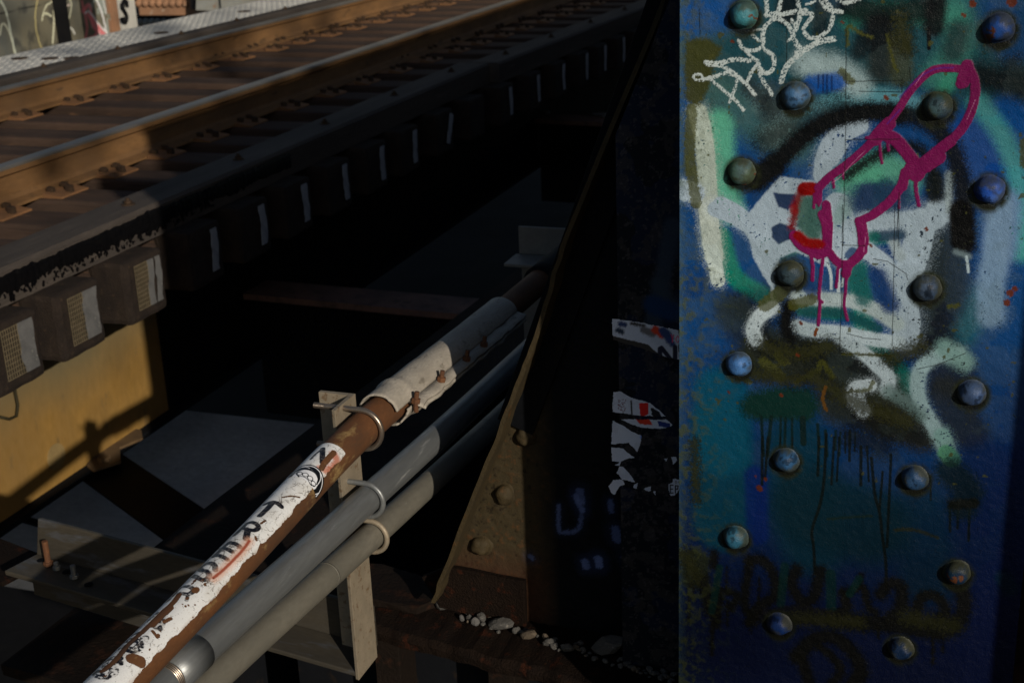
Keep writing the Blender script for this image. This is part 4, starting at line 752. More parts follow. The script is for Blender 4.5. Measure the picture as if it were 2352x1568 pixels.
hexa(bm, [(x0+.0, 2.156, bang(x0)-.085), (x0+.42, 2.156, bang(x0+.42)-.095), (x0+.42, 2.163, bang(x0+.42)-.095), (x0, 2.163, bang(x0)-.085)], [(x0, 2.156, bang(x0)-.012), (x0+.42, 2.156, bang(x0+.42)-.03), (x0+.42, 2.163, bang(x0+.42)-.03), (x0, 2.163, bang(x0)-.012)], .002); mesh_obj('support_plate', bm, 'ang', br)
for x, y, hh, r, mt in ((112, 1291, .05, .011, 'rustbolt'), (131, 1298, .008, .009, 'galv'), (170, 1312, .022, .010, 'galv')):
    p = onZ(x, y+8, -1.434); z = bang(p[0]); bm = bmesh.new(); hexbolt(bm, (p[0], p[1], z+.003), (0, 0, 1), r, .009, hh, .6); mesh_obj('bolt', bm, mt, br)
for x, y in ((95, 1287), (152, 1306), (201, 1327)):
    p = onZ(x, y, -1.43); bm = bmesh.new(); tube(bm, [(p[0], p[1], bang(p[0])+.0032), (p[0], p[1], bang(p[0])+.0042)], .0095, 16); mesh_obj('hole', bm, 'black', br)
for P, r, mt, yb, ext in ((P1, .032, 'bolt', 2.118, -.062), (P2, .0272, 'galv', 2.111, -.03), (P3, .0257, 'zinc', 2.118, -.02)):
    R_ = r+.0075; pts = []; zc = float(P.z_(yb)); hh = R_
    n0 = FX+ext
    pts += [(x, yb, zc+hh) for x in np.linspace(n0, P.x, 8)]
    pts += [(P.x+R_*math.sin(t), yb, zc+R_*math.cos(t)) for t in np.linspace(.15, math.pi-.15, 18)]
    pts += [(x, yb, zc-hh) for x in np.linspace(P.x, n0, 8)]
    bm = bmesh.new(); tube(bm, pts, .0052, 14); ub = mesh_obj('u_bolt', bm, mt, br, True)
    for sg in (1, -1):
        bm = bmesh.new()
        for k in range(10 if ext < -.05 else 5): tube(bm, [(n0+.001+k*.0022, yb, zc+sg*hh), (n0+.0022+k*.0022, yb, zc+sg*hh)], .0057, 12)
        link(mesh_obj('thread', bm, mt, None, True), ub)
    if P is not P1:
        for sg in (-1,):
            bm = bmesh.new(); hexbolt(bm, (FX-.0085, yb, zc+sg*hh), (-1, 0, 0), .011, .009); link(mesh_obj('nut', bm, 'zinc'), ub)
# far bracket behind
br2 = thing('pipe_bracket', (-1.4, 3.75, -1.1), 'far grey angle bracket half hidden behind the dark knee brace', 'bracket', 'pipe brackets')
bm = bmesh.new(); a = onY(1190, 520, 3.75); b = onY(1180, 565, 3.62)
box(bm, a[0], a[0]+.95, 3.75, 3.76, a[2]-.085, a[2], .002); mesh_obj('upright_leg', bm, 'angfar', br2)
bm = bmesh.new(); box(bm, a[0]-.01, a[0]+.95, 3.64, 3.7495, a[2]-.094, a[2]-.085, .002); mesh_obj('flat_leg', bm, 'angfar', br2)
bm = bmesh.new(); c = onY(1197, 590, 3.70); prism(bm, [(c[0], 3.70), (c[0]+.12, 3.70), (c[0]+.12, 3.71), (c[0], 3.71)], a[2]-.45, a[2]-.0945, 'z'); mesh_obj('post', bm, 'angfar', br2)
for x, y in ((1225, 565), (1252, 562)):
    p = onZ(x, y, a[2]-.085); bm = bmesh.new(); hexbolt(bm, (p[0], p[1], a[2]-.084), (0, 0, 1), .014, .012, .022, .5); mesh_obj('bolt', bm, 'galv', br2)
# =================================================================== DECK STEEL under the track
gx = -3.50
gird = thing('track_girder', (gx, 5, -2.4), 'long steel girder under the ties with a golden sunlit web', 'girder')
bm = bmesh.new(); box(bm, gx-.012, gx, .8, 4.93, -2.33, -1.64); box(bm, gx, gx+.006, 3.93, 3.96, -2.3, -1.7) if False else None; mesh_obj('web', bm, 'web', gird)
bm = bmesh.new(); pz = onX(128, 1048, gx); tube(bm, [(gx+.001, pz[1], pz[2]), (gx+.004, pz[1], pz[2])], .055, 20); mesh_obj('patch_plate', bm, 'gusp', gird)
bm = bmesh.new(); box(bm, gx-.012, gx, 4.932, 17, -2.33, -1.64); box(bm, gx+.0005, gx+.012, 4.90, 5.02, -2.325, -1.645); mesh_obj('web', bm, 'black', gird)  # web past the sunlight edge is black, standing in for its shade
bm = bmesh.new(); box(bm, gx-.16, gx+.15, .8, 17, -1.64, -1.615, .003); mesh_obj('top_flange', bm, 'blacksoft', gird)
bm = bmesh.new(); box(bm, gx-.15, gx+.05, .8, 17, -2.355, -2.33, .003); mesh_obj('bottom_flange', bm, 'blacksoft', gird)
bm = bmesh.new(); p = [onZ(x, y, -2.325) for x, y in ((200, 1070), (232, 1030), (300, 985), (325, 990), (328, 1008), (275, 1030), (278, 1062), (215, 1082))]
prism(bm, [(a[0], a[1]) for a in p], -2.329, -2.318, 'z'); M['gus'] = pm('lit_gusset', (.16, .10, .045), (.10, .06, .03), 9, .8); mesh_obj('lateral_gusset', bm, 'gus', gird)
p = onZ(240, 1057, -2.316); bm = bmesh.new(); hexbolt(bm, (p[0], p[1], -2.318), (0, 0, 1), .028, .02); mesh_obj('bolt', bm, 'gus', gird)
bm = bmesh.new(); tube(bm, [tuple(onX(x, y, gx+.02)) for x, y in ((0, 852), (20, 862), (33, 890), (41, 930), (38, 955), (22, 962), (0, 957))], .006, 8); o = mesh_obj('cable', bm, 'wire', None, True); tag(o, 'thin dark cable looping down the golden girder web', 'cable')
def lateral(name, e, wpx, Z, label, mat='black'):
    a, b = onZ(*e[0], Z), onZ(*e[1], Z); d = Vector((b[0]-a[0], b[1]-a[1], 0)).normalized(); n = Vector((-d.y, d.x, 0))*wpx/2; a = Vector(a); b = Vector(b)
    bm = bmesh.new(); hexa(bm, [a-n, b-n, b+n, a+n], [v+Vector((0, 0, .012)) for v in (a-n, b-n, b+n, a+n)]); o = mesh_obj(name, bm, mat); tag(o, label, 'brace'); return o
lateral('lateral_brace', ((150, 1015), (900, 1540)), .23, -2.37, 'broad black flat brace crossing below the golden girder and the pipes')
lateral('lateral_brace', ((-60, 1163), (700, 1375)), .035, -2.40, 'thin black strut crossing the grey ground below the near bracket')
lateral('floor_strut', ((-260, 1190), (62, 1318)), .13, -1.49, 'dark red-brown beam end at the left, beside the near bracket', 'rustedge')
strg = thing('stringer', (-1.75, 3, -1.9), 'dark rusty stringer beam below the near pipe bracket', 'beam')
bm = bmesh.new(); hexa(bm, [(-1.89, 1.95, -1.58), (-1.43, 1.89, -1.58), (-1.35, 5.4, -1.58), (-1.76, 5.4, -1.58)], [(-1.89, 1.95, -1.553), (-1.43, 1.89, -1.553), (-1.35, 5.4, -1.553), (-1.76, 5.4, -1.553)]); cut(bm, 3); roughen(bm, .006, 12); mesh_obj('top_flange', bm, 'rustdark', strg)
bm = bmesh.new(); box(bm, -1.64, -1.62, 1.95, 5.4, -2.3, -1.587); mesh_obj('web', bm, 'blacksoft', strg)
def floorbeam(y0, y1, zt, label, g='floor beams crossing under the deck'):
    r = thing('floor_beam', (-2, (y0+y1)/2, zt-.6), label, 'beam', g)
    def yy(x): return y0+(y1-y0)*(x+3.5)/3.4
    bm = bmesh.new(); xa, xb = -3.49, .9
    hexa(bm, [(xa, yy(xa), zt-.03), (xb, yy(xb), zt-.03), (xb, yy(xb)+.24, zt-.03), (xa, yy(xa)+.24, zt-.03)], [(xa, yy(xa), zt), (xb, yy(xb), zt), (xb, yy(xb)+.24, zt), (xa, yy(xa)+.24, zt)]); cut(bm, 4); roughen(bm, .004, 9); mesh_obj('top_flange', bm, 'rustfb', r)
    bm = bmesh.new(); hexa(bm, [(xa, yy(xa)+.11, zt-.68), (xb, yy(xb)+.11, zt-.68), (xb, yy(xb)+.13, zt-.68), (xa, yy(xa)+.13, zt-.68)], [(xa, yy(xa)+.11, zt-.031), (xb, yy(xb)+.11, zt-.031), (xb, yy(xb)+.13, zt-.031), (xa, yy(xa)+.13, zt-.031)]); mesh_obj('web', bm, 'black', r)
    return r
M['rustfb'] = pm('dull_red_flange', (.23, .12, .085), (.08, .055, .048), 6, .75, 0, (.07, .045, .035), 12, .55, .8, .004)
floorbeam(5.62, 5.48, -2.0, 'nearer floor beam with a dull rusty top flange, behind the pipe sleeve')
fb2 = floorbeam(10.15, 9.9, -1.98, 'farther floor beam with small white chalk marks on its flange')
bm = bmesh.new()
for pts in ([(1200, 256), (1228, 256)], [(1214, 256), (1210, 264)], [(1232, 257), (1228, 265)], [(1240, 257), (1236, 265)], [(1250, 258), (1262, 259)]):
    tube(bm, [tuple(onZ(x, y, -1.977)) for x, y in pts], .012, 6)
mesh_obj('chalk_mark', bm, 'strip', fb2)
p = onZ(1382, 268, -1.975); bm = bmesh.new(); bmesh.ops.create_icosphere(bm, subdivisions=2, radius=.05); bmesh.ops.scale(bm, vec=(1.5, .9, .4), verts=bm.verts); bmesh.ops.translate(bm, vec=Vector((p[0], p[1], -1.965)), verts=bm.verts); roughen(bm, .02, 20)
o = mesh_obj('stone', bm, 'stone3'); recenter(o, (p[0], p[1], -1.965)); tag(o, 'small pale stone lying on the farther floor beam', 'stone')
# =================================================================== RAILS, TIES, GUARD TIMBERS
def rail(xh, label):
    r = thing('rail', (xh, 8, -1.33), label, 'rail', 'rails of the track')
    prof = [(-.036, 0), (-.036, -.012), (-.033, -.034), (-.010, -.046), (-.008, -.075), (-.009, -.13), (-.018, -.146), (-.066, -.157), (-.068, -.168), (.068, -.168), (.066, -.157), (.018, -.146), (.009, -.13), (.008, -.075), (.010, -.046), (.033, -.034), (.036, -.012), (.036, 0)]
    bm = bmesh.new(); body = [(xh-.036+x, -1.163+z) for x, z in prof[1:-1]]; ys = np.linspace(1.2, 22, 60)
    rings = [[bm.verts.new((x, y, z)) for x, z in body] for y in ys]; n = len(body)
    for a, b in zip(rings, rings[1:]):
        for k in range(n): bm.faces.new((a[k], a[(k+1) % n], b[(k+1) % n], b[k]))
    mesh_obj('rail_web', bm, 'railrust', r)
    bm = bmesh.new(); prism(bm, [(xh-.072, -1.1745), (xh, -1.1745), (xh, -1.166), (xh-.006, -1.161), (xh-.030, -1.1585), (xh-.044, -1.1585), (xh-.066, -1.161), (xh-.072, -1.166)], 1.2, 22, 'y'); 
    for v in bm.verts: v.co = Vector((v.co.x, v.co.y, v.co.z))
    mesh_obj('rail_head', bm, 'railhead', r)
rail(-3.96, 'nearer rail with a bright worn head and rusty side'); rail(-5.45, 'farther rail with a blue grey worn head and broad rusty side')
def xe(y): return -2.94 if y < 7 else -2.94+(y-7)*.05
def make_tie(y, near):
    t = thing('railway_tie', (xe(y), y, -1.56), '', 'railway tie', 'timber ties of the track')
    bm = bmesh.new(); rs = random.Random(int(y*100)); w = .115
    hexa(bm, [(-6.3, y-w, -1.565), (xe(y), y-w, -1.565), (xe(y), y+w, -1.565), (-6.3, y+w, -1.565)], [(-6.3, y-w, -1.335), (xe(y), y-w, -1.335), (xe(y), y+w, -1.335), (-6.3, y+w, -1.335)], .016); mesh_obj('timber_body', bm, 'tie', t)
    bm = bmesh.new(); box(bm, xe(y)-.16, xe(y)+.004, y-w-.004, y+w+.004, -1.569, -1.331, .02); cut(bm, 3); roughen(bm, .0035, 25); mesh_obj('end_face', bm, 'tieend', t)
    return t
TY = [2.55, 2.95, 3.35, 3.69, 4.08, 4.50, 4.89, 5.28, 5.69, 6.11, 6.52, 7.01, 7.46, 7.91, 8.38, 8.85, 9.32, 9.72, 10.16, 10.58, 11.05, 11.5, 11.95, 12.4, 12.85, 13.3, 13.8, 14.3, 14.8]
TY = [y-.0 for y in TY]
ORD = 'first second third fourth fifth sixth seventh eighth ninth tenth eleventh twelfth thirteenth fourteenth fifteenth sixteenth seventeenth eighteenth nineteenth twentieth'.split()
def copytree(o, parent=None):
    c = o.copy(); COL.objects.link(c)
    if parent: c.parent = parent
    for ch in o.children: copytree(ch, c)
    return c
proto = make_tie(3.69, True); py_ = 3.69
for xh in (-3.996, -5.486):
    bm = bmesh.new(); box(bm, xh-.17, xh+.17, py_-.095, py_+.095, -1.3345, -1.3315, .001)
    hexa(bm, [(xh+.072, py_-.095, -1.331), (xh+.17, py_-.095, -1.331), (xh+.17, py_+.095, -1.331), (xh+.072, py_+.095, -1.331)], [(xh+.072, py_-.095, -1.312), (xh+.168, py_-.095, -1.326), (xh+.168, py_+.095, -1.326), (xh+.072, py_+.095, -1.312)])
    pl = mesh_obj('tie_plate', bm, 'tieplate', proto)
    for dx, dy in ((.085, -.05), (.085, .045), (-.085, -.05), (-.085, .045), (.145, .0)):
        bm = bmesh.new(); hexa(bm, [(xh+dx-.014, py_+dy-.013, -1.331), (xh+dx+.014, py_+dy-.013, -1.331), (xh+dx+.014, py_+dy+.013, -1.331), (xh+dx-.014, py_+dy+.013, -1.331)], [(xh+dx-.018, py_+dy-.013, -1.292), (xh+dx+.012, py_+dy-.013, -1.296), (xh+dx+.012, py_+dy+.013, -1.296), (xh+dx-.018, py_+dy+.013, -1.292)], .003)
        link(mesh_obj('spike', bm, 'spike'), pl)
def strip_mesh(w, h, seed):
    bm = bmesh.new(); rs = random.Random(seed); pts = []; A_ = .003 if w > .06 else rs.uniform(.002, .011)
    L_ = [(-w/2+rs.uniform(-.005, .005)+A_*math.sin(k*.5+seed), -h/2+h*k/8) for k in range(9)]; R_ = [(w/2+rs.uniform(-.004, .004)+A_*math.sin(k*.5+seed), -h/2+h*k/8) for k in range(9)]
    va = [(bm.verts.new((0, a[0], a[1])), bm.verts.new((0, b[0], b[1])), bm.verts.new((.003, a[0], a[1])), bm.verts.new((.003, b[0], b[1]))) for a, b in zip(L_, R_)]
    for p, q in zip(va, va[1:]):
        bm.faces.new((p[2], p[3], q[3], q[2])); bm.faces.new((p[0], q[0], q[1], p[1])); bm.faces.new((p[0], p[2], q[2], q[0])); bm.faces.new((p[1], q[1], q[3], p[3]))
    bm.faces.new(va[0]); bm.faces.new(va[-1]); return bm
WID = {3.35: .07, 3.69: .075, 4.08: .034}
ties = []
for i, y in enumerate(TY):
    t = proto if abs(y-3.69) < .001 else copytree(proto); t.location = (xe(y), y+.0, -1.56); ties.append((y, t))
for i, (y, t) in enumerate(ties):
    w = WID.get(y, .048); xs = xe(y)
    if y > 3.0 and y < 12.2 and not 7.2 < y < 7.8:
        for q, dy in enumerate((.045,) if y != 4.08 else (.022, .068)):
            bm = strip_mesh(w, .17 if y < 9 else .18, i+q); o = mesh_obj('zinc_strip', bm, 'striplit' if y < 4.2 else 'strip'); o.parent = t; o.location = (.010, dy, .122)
            if abs(y-7.01) < .01: o.rotation_euler = (-.35, 0, 0)
    if 3.0 < y < 4.2:
        bm = bmesh.new()
        for k in range(9): box(bm, 0, .002, -.055+k*.011-.0013, -.055+k*.011+.0013, -.085, .085)
        for k in range(11): box(bm, .0021, .0032, -.058, .036, -.083+k*.0166-.0014, -.083+k*.0166+.0014)
        o = mesh_obj('nail_plate', bm, 'nail'); o.parent = t; o.location = (.009, -.015, .122)
    if i < 2: lab_ = 'weathered railway tie at the frame edge, %s end hidden below' % ('lower' if i == 0 else 'its strip')
    elif i-2 < 20: lab_ = 'timber railway tie, %s tie end showing a metal strip counted from the lower left' % ORD[i-2]
    else: lab_ = 'distant dark railway tie near the top of the photo, partly hidden behind the knee brace'
    t['label'] = lab_
ties[2][1]['label'] = 'timber railway tie at the left frame edge with a wide speckled zinc plate'
ties[3][1]['label'] = 'timber railway tie with a scratched grid nail plate and one wide zinc strip'
ties[4][1]['label'] = 'timber railway tie with two narrow zinc strips where the sunlight ends'
ties[11][1]['label'] = 'shaded timber railway tie whose zinc strip hangs crooked'
def guard(x0a, x0b, y0, y1, zt, w, label, mat='timber'):
    g = thing('guard_timber', (x0a, (y0+y1)/2, zt-.12), label, 'guard timber', 'guard timbers along the track')
    bm = bmesh.new(); n = 60; rows = []
    for i in range(n+1):
        f = i/n; y = y0+(y1-y0)*f; x = x0a+(x0b-x0a)*f; j = mnoise.noise(Vector((i*.6, 0, x)))*.006
        rows.append([bm.verts.new(p) for p in ((x-w, y, zt-.125), (x, y, zt-.125), (x+.002, y, zt-.012), (x-.012+j, y, zt), (x-w+.01, y, zt), (x-w, y, zt-.01))])
    for a, b in zip(rows, rows[1:]):
        for k in range(6): bm.faces.new((a[k], a[(k+1) % 6], b[(k+1) % 6], b[k]))
    bm.faces.new(rows[0]); bm.faces.new(rows[-1][::-1]); mesh_obj('beam', bm, mat, g); y = y0+.35
    while y < y1:
        f = (y-y0)/(y1-y0); x = x0a+(x0b-x0a)*f-w/2; bm = bmesh.new(); tube(bm, [(x, y, zt), (x, y, zt+.004)], .026, 14); hexbolt(bm, (x, y, zt+.004), (0, 0, 1), .016, .012, .01, .5); mesh_obj('bolt', bm, 'spike', g); y += .82
    return g
ga = guard(-3.05, -3.02, 1.5, 7.95, -1.207, .20, 'near guard timber with a tarry black edge, sunlit at its lower left end')
guard(-2.96, -2.68, 7.97, 13.5, -1.207, .20, 'shaded far length of guard timber beyond the joint')
guard(-5.86, -5.86, 3, 16, -1.19, .14, 'brown guard timber between the far rail and the grey deck plate')
# tar crust on the near timber
bm = bmesh.new(); rows = []
for i in range(400):
    y = 2.4+i*.0075; f = (y-1.5)/6.45; x = -3.05+.03*f; n_ = mnoise.noise(Vector((y*5, 0, 0))); n2_ = mnoise.noise(Vector((y*34, 7, 0)))
    zb_ = -1.292-.022*n_-.016*n2_-.02*max(0, mnoise.noise(Vector((y*70, 3, 1)))); zt_ = -1.232+.010*n_+.008*n2_; b_ = .003+.004*abs(n2_)
    rows.append([bm.verts.new(p) for p in ((x+.002, y, zt_+.004), (x+b_+.005, y, zt_-.01), (x+b_+.006, y, (zt_+zb_)/2), (x+b_+.003, y, zb_+.008), (x+.001, y, zb_))])
for a, b in zip(rows, rows[1:]):
    for k in range(4): bm.faces.new((a[k], a[k+1], b[k+1], b[k]))
for k in range(900):
    y = random.uniform(2.9, 4.75); f = (y-1.5)/6.45; x = -3.05+.03*f; top = -1.235 if random.random() < .5 else -1.262
    z = random.uniform(-1.318, -1.236); r = random.uniform(.002, .007)
    m_ = Matrix.Translation((x+random.uniform(.0, .008), y, z)) @ Matrix.Diagonal((.7, 1, random.uniform(.8, 1.8), 1)); bmesh.ops.create_icosphere(bm, subdivisions=1, radius=r, matrix=m_)
mesh_obj('tar_crust', bm, 'tar', ga)
# =================================================================== FAR WALKWAY AND TRUSS
bm = bmesh.new(); box(bm, -7.0, -6.02, 4, 24, -1.33, -1.262)
for i in range(150):
    for j in range(17):
        x = -6.97+j*.056+(i % 2)*.028; y = 6.4+i*.05; a = .5 if (i+j) % 2 else -.5
        dx, dy = .016*math.cos(a), .016*math.sin(a); hexa(bm, [(x-dx, y-dy, -1.2618), (x+dy*.35, y-dx*.35, -1.2618), (x+dx, y+dy, -1.2618), (x-dy*.35, y+dx*.35, -1.2618)], [(x-dx, y-dy, -1.2597), (x+dy*.35, y-dx*.35, -1.2597), (x+dx, y+dy, -1.2597), (x-dy*.35, y+dx*.35, -1.2597)])
o = mesh_obj('walkway', bm, 'walk'); o['kind'] = 'structure'
for x, y in ((45, 135), (115, 135), (165, 134), (370, 76), (560, 27)):
    p = onZ(x, y, -1.26); bm = bmesh.new(); tube(bm, [(p[0], p[1], -1.262), (p[0], p[1], -1.255)], .06, 16); link(mesh_obj('deck_bolt', bm, 'spike'), o)
XW = -9.0
def TW(x, y): p = onX(x, y, XW); return p[1], p[2]
gw = Canvas(9.6, 12.72, -3.2, .4, .012, (.66, .62, .54), XW*-1.45/3143, TW); gw.fill((78, 78, 70))
g1 = gw.fbm(.6, 1, 5, 1, .4); g2 = gw.fbm(.15, 2); gw.blend(np.clip((g1-.42)*3, 0, .8), (104, 96, 74)); gw.blend(np.clip((g2-.58)*5, 0, .6), (46, 46, 44)); gw.blend((gw.U > 12.15)*(g2 > .45)*.8, (132, 136, 122)); gw.blend((gw.U > 12.45)*(g2 > .48)*.8, (120, 80, 50))
gw.stroke([(0, 32), (134, 2)], 2.2, (20, 22, 22), soft=1.5, smooth=False)
CR = (214, 208, 160)
for pts, w, c in (([(0, 0), (14, 28), (28, 90), (40, 142)], 4.5, (170, 172, 150)), ([(0, 80), (4, 58), (12, 58), (24, 82), (38, 140)], 4, (168, 166, 140)), ([(86, 0), (81, 40), (88, 90), (104, 130)], 3, (190, 172, 110)), ([(123, 0), (124, 50), (121, 100)], 5, CR), ([(97, 46), (99, 34), (108, 32), (118, 38)], 4, CR), ([(99, 30), (108, 12), (122, 4)], 3, CR), ([(141, 0), (143, 18), (147, 42)], 7, (240, 240, 236)), ([(160, 0), (164, 14), (158, 44), (144, 56), (134, 52)], 3, CR), ([(148, 14), (160, 12)], 3, (220, 180, 160)), ([(172, 78), (164, 66), (152, 68), (143, 86), (144, 118)], 5, (232, 216, 178)),
                  ([(222, 0), (234, 30), (246, 80)], 6, (240, 238, 226)), ([(236, 0), (244, 30)], 3, (230, 228, 214)), ([(194, 32), (206, 28), (226, 56), (246, 76)], 5, (236, 214, 200)), ([(228, 70), (232, 86)], 5, (240, 236, 226))):
    gw.stroke(pts, w, c, soft=1.2, grain=0)
for pts, w in (([(188, 4), (200, 60), (194, 100)], 8), ([(190, 26), (206, 14), (214, 60), (246, 84)], 11), ([(200, 30), (222, 76), (200, 92)], 9), ([(210, 40), (240, 80)], 10)): gw.stroke(pts, w, (206, 106, 104), soft=2.5, a=.75, grain=.3)
for pts, w, c in (([(222, 0), (234, 30), (246, 80)], 5, (240, 238, 226)), ([(196, 30), (206, 28), (226, 56)], 4, (240, 226, 214))): gw.stroke(pts, w, c, soft=1, grain=0)
fw = thing('graffiti_girder', (XW, 11, -3.2), 'grey steel girder side scrawled with cream, white and pink graffiti at the top left', 'girder')
gw.build('graffiti_plate', lambda U, V, h: np.stack([np.full_like(U, XW), U, V], -1), 'attrdull', fw)
bm = bmesh.new(); box(bm, XW-.03, XW-.002, 9.6, 12.72, -3.2, .4); mesh_obj('girder_back', bm, 'bgplate', fw)
bm = bmesh.new(); box(bm, XW+.001, XW+.06, 12.50, 12.70, -3.2, .4); mesh_obj('edge_angle', bm, 'bgrust', fw)
for k in range(7): rivet(fw, (XW+.061, 12.60, -1.95+k*.12), .028, .02, 'bgrust', 'x+', k)
p, q = onX(158, 0, XW+.14), onX(184, 0, XW+.14); bm = bmesh.new(); box(bm, XW+.02, XW+.05, p[1]-.10, q[1]-.10, -3.2, .4); o = mesh_obj('black_post', bm, 'inkblack'); recenter(o, (XW+.1, p[1], -3.2)); tag(o, 'glossy black painted upright between the cream and pink graffiti', 'post')
xm = -7.6; p, q = onX(276, 0, xm), onX(309, 0, xm)
mp = thing('marker_post', (xm, p[1], -2.6), 'white painted marker post with a large black letter S', 'marker post')
bm = bmesh.new(); box(bm, xm-.04, xm, p[1], q[1], -2.6, .3, .004); mesh_obj('board', bm, 'white', mp)
sx = lambda x, y: tuple(onX(280+x*11, 3+y*48, xm+.006))
bm = bmesh.new(); tube(bm, [Vector(sx(*q)) for q in catmull([(1.0, .28), (.85, .05), (.4, .02), (.05, .2), (.25, .42), (.7, .6), (.95, .8), (.7, 1.0), (.3, .98), (.05, .8)], 6)], .021, 8); mesh_obj('letter', bm, 'inkblack', mp)
# far cross beams to the right of the marker post
def farbeam(ypx0, ypx1, x0, x1, Yp, mat, name, label, rows=(), cat='beam'):
    a, b = onY(x0, ypx0, Yp), onY(x1, ypx1, Yp); t = thing(name, (a[0], Yp, b[2]), label, cat)
    bm = bmesh.new(); box(bm, a[0], b[0], Yp, Yp+.15, b[2], a[2], .01); mesh_obj('beam_face', bm, mat, t)
    for (ry, rx0, rx1, st) in rows:
        x = rx0
        while x < rx1: p = onY(x, ry, Yp); rivet(t, (p[0], Yp+.001, p[2]), .045, .04, mat, 'y-', int(x)); x += st
    return t
farbeam(-60, 36, 308, 680, 15.2, 'bgrust', 'riveted_beam', 'orange rusty riveted beam above the dark gap at the top', ((9, 318, 440, 15.5),))
farbeam(50, 110, 308, 560, 15.6, 'bgplate', 'riveted_beam', 'grey brown lower riveted beam just above the deck plate', ((53, 322, 440, 14),))
t = farbeam(36, 50, 308, 700, 16.2, 'inkblack', 'shadow_gap_fill', 'black fill for the shaded gap between the two riveted beams')  # black filler drawn where only shade lies between the beams
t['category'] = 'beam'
bm = bmesh.new(); ps = [onY(x, y, 15.0) for x, y in ((436, -40), (438, 20), (450, 24), (452, -40))]; prism(bm, [(p[0], p[2]) for p in ps], 15.0, 15.1, 'y'); o = mesh_obj('strut', bm, 'inkblack'); recenter(o, ps[1]); tag(o, 'short black strut in front of the orange rusty beam', 'strut')
bm = bmesh.new(); ps = [onY(x, y, 14.9) for x, y in ((452, -60), (450, 24), (520, 26), (505, 8), (495, -60))]; prism(bm, [(p[0], p[2]) for p in ps], 14.9, 14.96, 'y'); o = mesh_obj('gusset_plate', bm, 'bgplate'); recenter(o, ps[1]); tag(o, 'grey curved gusset plate right of the black strut at the top', 'plate')
gq = Canvas(-8.2, -5.3, -2.2, .3, .014, (.66, .62, .54), 15.3/3143, TD(14.8)); gq.fill((150, 142, 120)); gg = gq.fbm(.3, 4, 4, 2, .5); gq.blend(np.clip((gg-.45)*4, 0, .8), (196, 188, 160)); gq.blend(np.clip((.42-gg)*5, 0, .7), (110, 104, 84))
for k in range(14): gq.stroke([(510+k*9, 24), (514+k*9, 18), (518+k*9, 24)], 5, (60, 74, 150), soft=3, a=.9)
for pts in ([(535, 0), (540, 10), (550, 2)], [(575, 0), (578, 16)]): gq.stroke(pts, 3, (226, 226, 224), soft=1)
gq.stroke([(655, 0), (655, 12)], 14, (90, 92, 88), soft=4)
mkq = np.ones_like(gq.U); 
u0 = onY(500, 0, 14.8)[0]; u1 = onY(672, 0, 14.8)[0]; zb = onY(600, 27, 14.8)[2]; mkq *= (gq.U > u0)*(gq.U < u1)*(gq.V > zb)
o = gq.build('painted_panel', lambda U, V, h: np.stack([U, np.full_like(U, 14.8), V], -1), 'attrdull', None, mask=mkq); tag(o, 'cream panel with scalloped blue graffiti at the top', 'panel'); recenter(o, (u0, 14.8, zb))
bm = bmesh.new(); box(bm, u0+.02, u1+4, 14.83, 14.9, zb+.02, 1.5); o = mesh_obj('steel_bulkhead', bm, 'bgplate'); recenter(o, (u0, 14.85, zb)); tag(o, 'dull painted steel bulkhead carrying the cream panel', 'bulkhead')
# =================================================================== OFF-FRAME PLATE added to shade track and ground (right of the camera) and right-hand sliver
par = thing('shade_plate', (.6, 6, -1), 'added off-frame plate shading the track, right of the blue column', 'plate')
bm = bmesh.new(); box(bm, .60, .62, 1.405, 16, -5.2, 1.125); mesh_obj('plate', bm, 'colblue', par)
bm = bmesh.new(); box(bm, .54, .68, 1.405, 16, 1.126, 1.14); mesh_obj('cap', bm, 'colblue', par)
bm = bmesh.new(); p0, p1 = onY(2352, 1190, YC+.1), onY(2318, 1600, YC+.1); hexa(bm, [(p1[0]-.02, YC+.06, -1.6), (p1[0]+.1, YC+.06, -1.6), (p1[0]+.1, YC+.07, -1.6), (p1[0]-.02, YC+.07, -1.6)], [(p1[0]-.02, YC+.06, -.9), (p1[0]+.1, YC+.06, -.9), (p1[0]+.1, YC+.07, -.9), (p1[0]-.02, YC+.07, -.9)])
o = mesh_obj('column_splice', bm, 'rustdark', column)
# =================================================================== TREE beyond the walkway (off to the right), dappling the track
tr = thing('tree', (11.4, -7.4, -5.2), 'sparse street tree standing beyond the walkway to the right', 'tree')
bm = bmesh.new(); tube(bm, [(11.4, -7.4, -5.2), (11.3, -7.5, -1), (11.6, -7.2, 3), (11.4, -7.0, 7.5)], .2, 10, rfun=lambda i: (.22, .17, .11, .03)[i]); mesh_obj('trunk', bm, 'tie', tr)
bm = bmesh.new(); rt = random.Random(5); tips = []
M['leafy'] = pm('leaf_green', (.06, .10, .03), (.04, .07, .02), 3, .6)
for k in range(26):
    z = 4.2+k*.16; a = k*2.4; l = rt.uniform(1.2, 2.6); p = Vector((11.5, -7.1, z)); q = p+Vector((math.cos(a)*l, math.sin(a)*l, rt.uniform(.5, 1.3))); m_ = (p+q)/2+Vector((0, 0, .25))
    tube(bm, [p, m_, q], .03, 6, rfun=lambda i: (.04, .022, .008)[i]); tips += [m_, q, (m_+q)/2]
mesh_obj('branch', bm, 'tie', tr)
bm = bmesh.new()
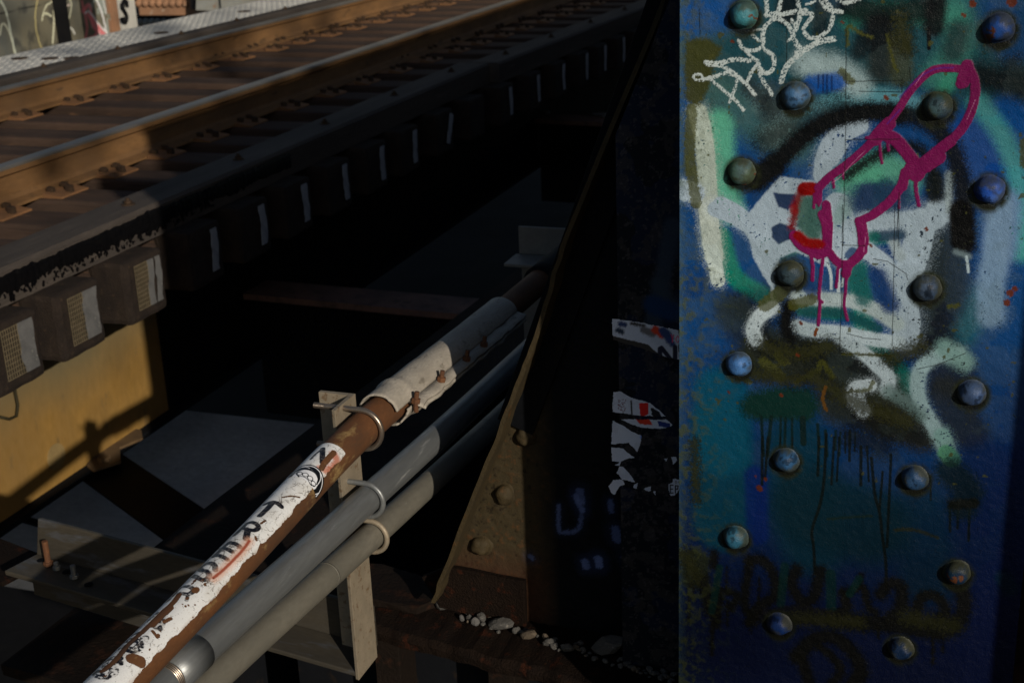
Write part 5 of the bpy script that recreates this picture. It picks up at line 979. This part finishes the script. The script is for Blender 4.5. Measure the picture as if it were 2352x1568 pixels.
for t_ in tips:
    for _ in range(rt.randint(4, 12)):
        c = t_+Vector([rt.gauss(0, .28) for _ in range(3)]); n = Vector([rt.uniform(-1, 1) for _ in range(3)]).normalized(); u = n.orthogonal().normalized(); v = n.cross(u); sz = rt.uniform(.05, .13)
        vs = [bm.verts.new(c+u*sz*a+v*sz*b) for a, b in ((-1, 0), (0, -.5), (1, 0), (0, .5))]; bm.faces.new(vs)
mesh_obj('crown', bm, 'leafy', tr)
# =================================================================== GROUND
bm = bmesh.new(); box(bm, -4.6, -1.0, 3.98, 5.74, -2.78, -2.72, .01); o = mesh_obj('pavement', bm, 'slab'); o['kind'] = 'structure'
bm = bmesh.new(); bmesh.ops.create_grid(bm, x_segments=2, y_segments=2, size=400); bmesh.ops.translate(bm, vec=(0, 0, -5.2), verts=bm.verts); o = mesh_obj('ground', bm, 'ground'); o['kind'] = 'structure'
# =================================================================== CAMERA, LIGHT
cam = bpy.data.cameras.new('camera'); co = bpy.data.objects.new('camera', cam); COL.objects.link(co); SC.camera = co
cam.sensor_width = 36; cam.lens = F/2352*36; cam.clip_start = .05; cam.clip_end = 2000
co.matrix_world = Matrix([[*R[0], 0], [*R[1], 0], [*R[2], 0], [0, 0, 0, 1]])
cam.dof.use_dof = True; cam.dof.focus_distance = 2.25; cam.dof.aperture_fstop = 9
W = bpy.data.worlds.new('World'); SC.world = W; W.use_nodes = True; N = W.node_tree.nodes; L = W.node_tree.links
sky = N.new('ShaderNodeTexSky'); sky.sky_type = 'NISHITA'; sky.sun_disc = False; el = math.asin(SUN[2]); az = math.atan2(SUN[0], SUN[1]); sky.sun_elevation = el; sky.sun_rotation = az
L.new(sky.outputs[0], N['Background'].inputs[0]); N['Background'].inputs[1].default_value = .040
sl_ = bpy.data.lights.new('sun', 'SUN'); sl_.energy = 3.3; sl_.angle = math.radians(.55); sl_.color = (1, .90, .76); so = bpy.data.objects.new('sun', sl_); COL.objects.link(so)
so.rotation_euler = Vector(SUN).to_track_quat('Z', 'Y').to_euler(); so.location = (5, -5, 4)
SC.view_settings.view_transform = 'Standard'; SC.view_settings.look = 'None'; SC.view_settings.exposure = 0
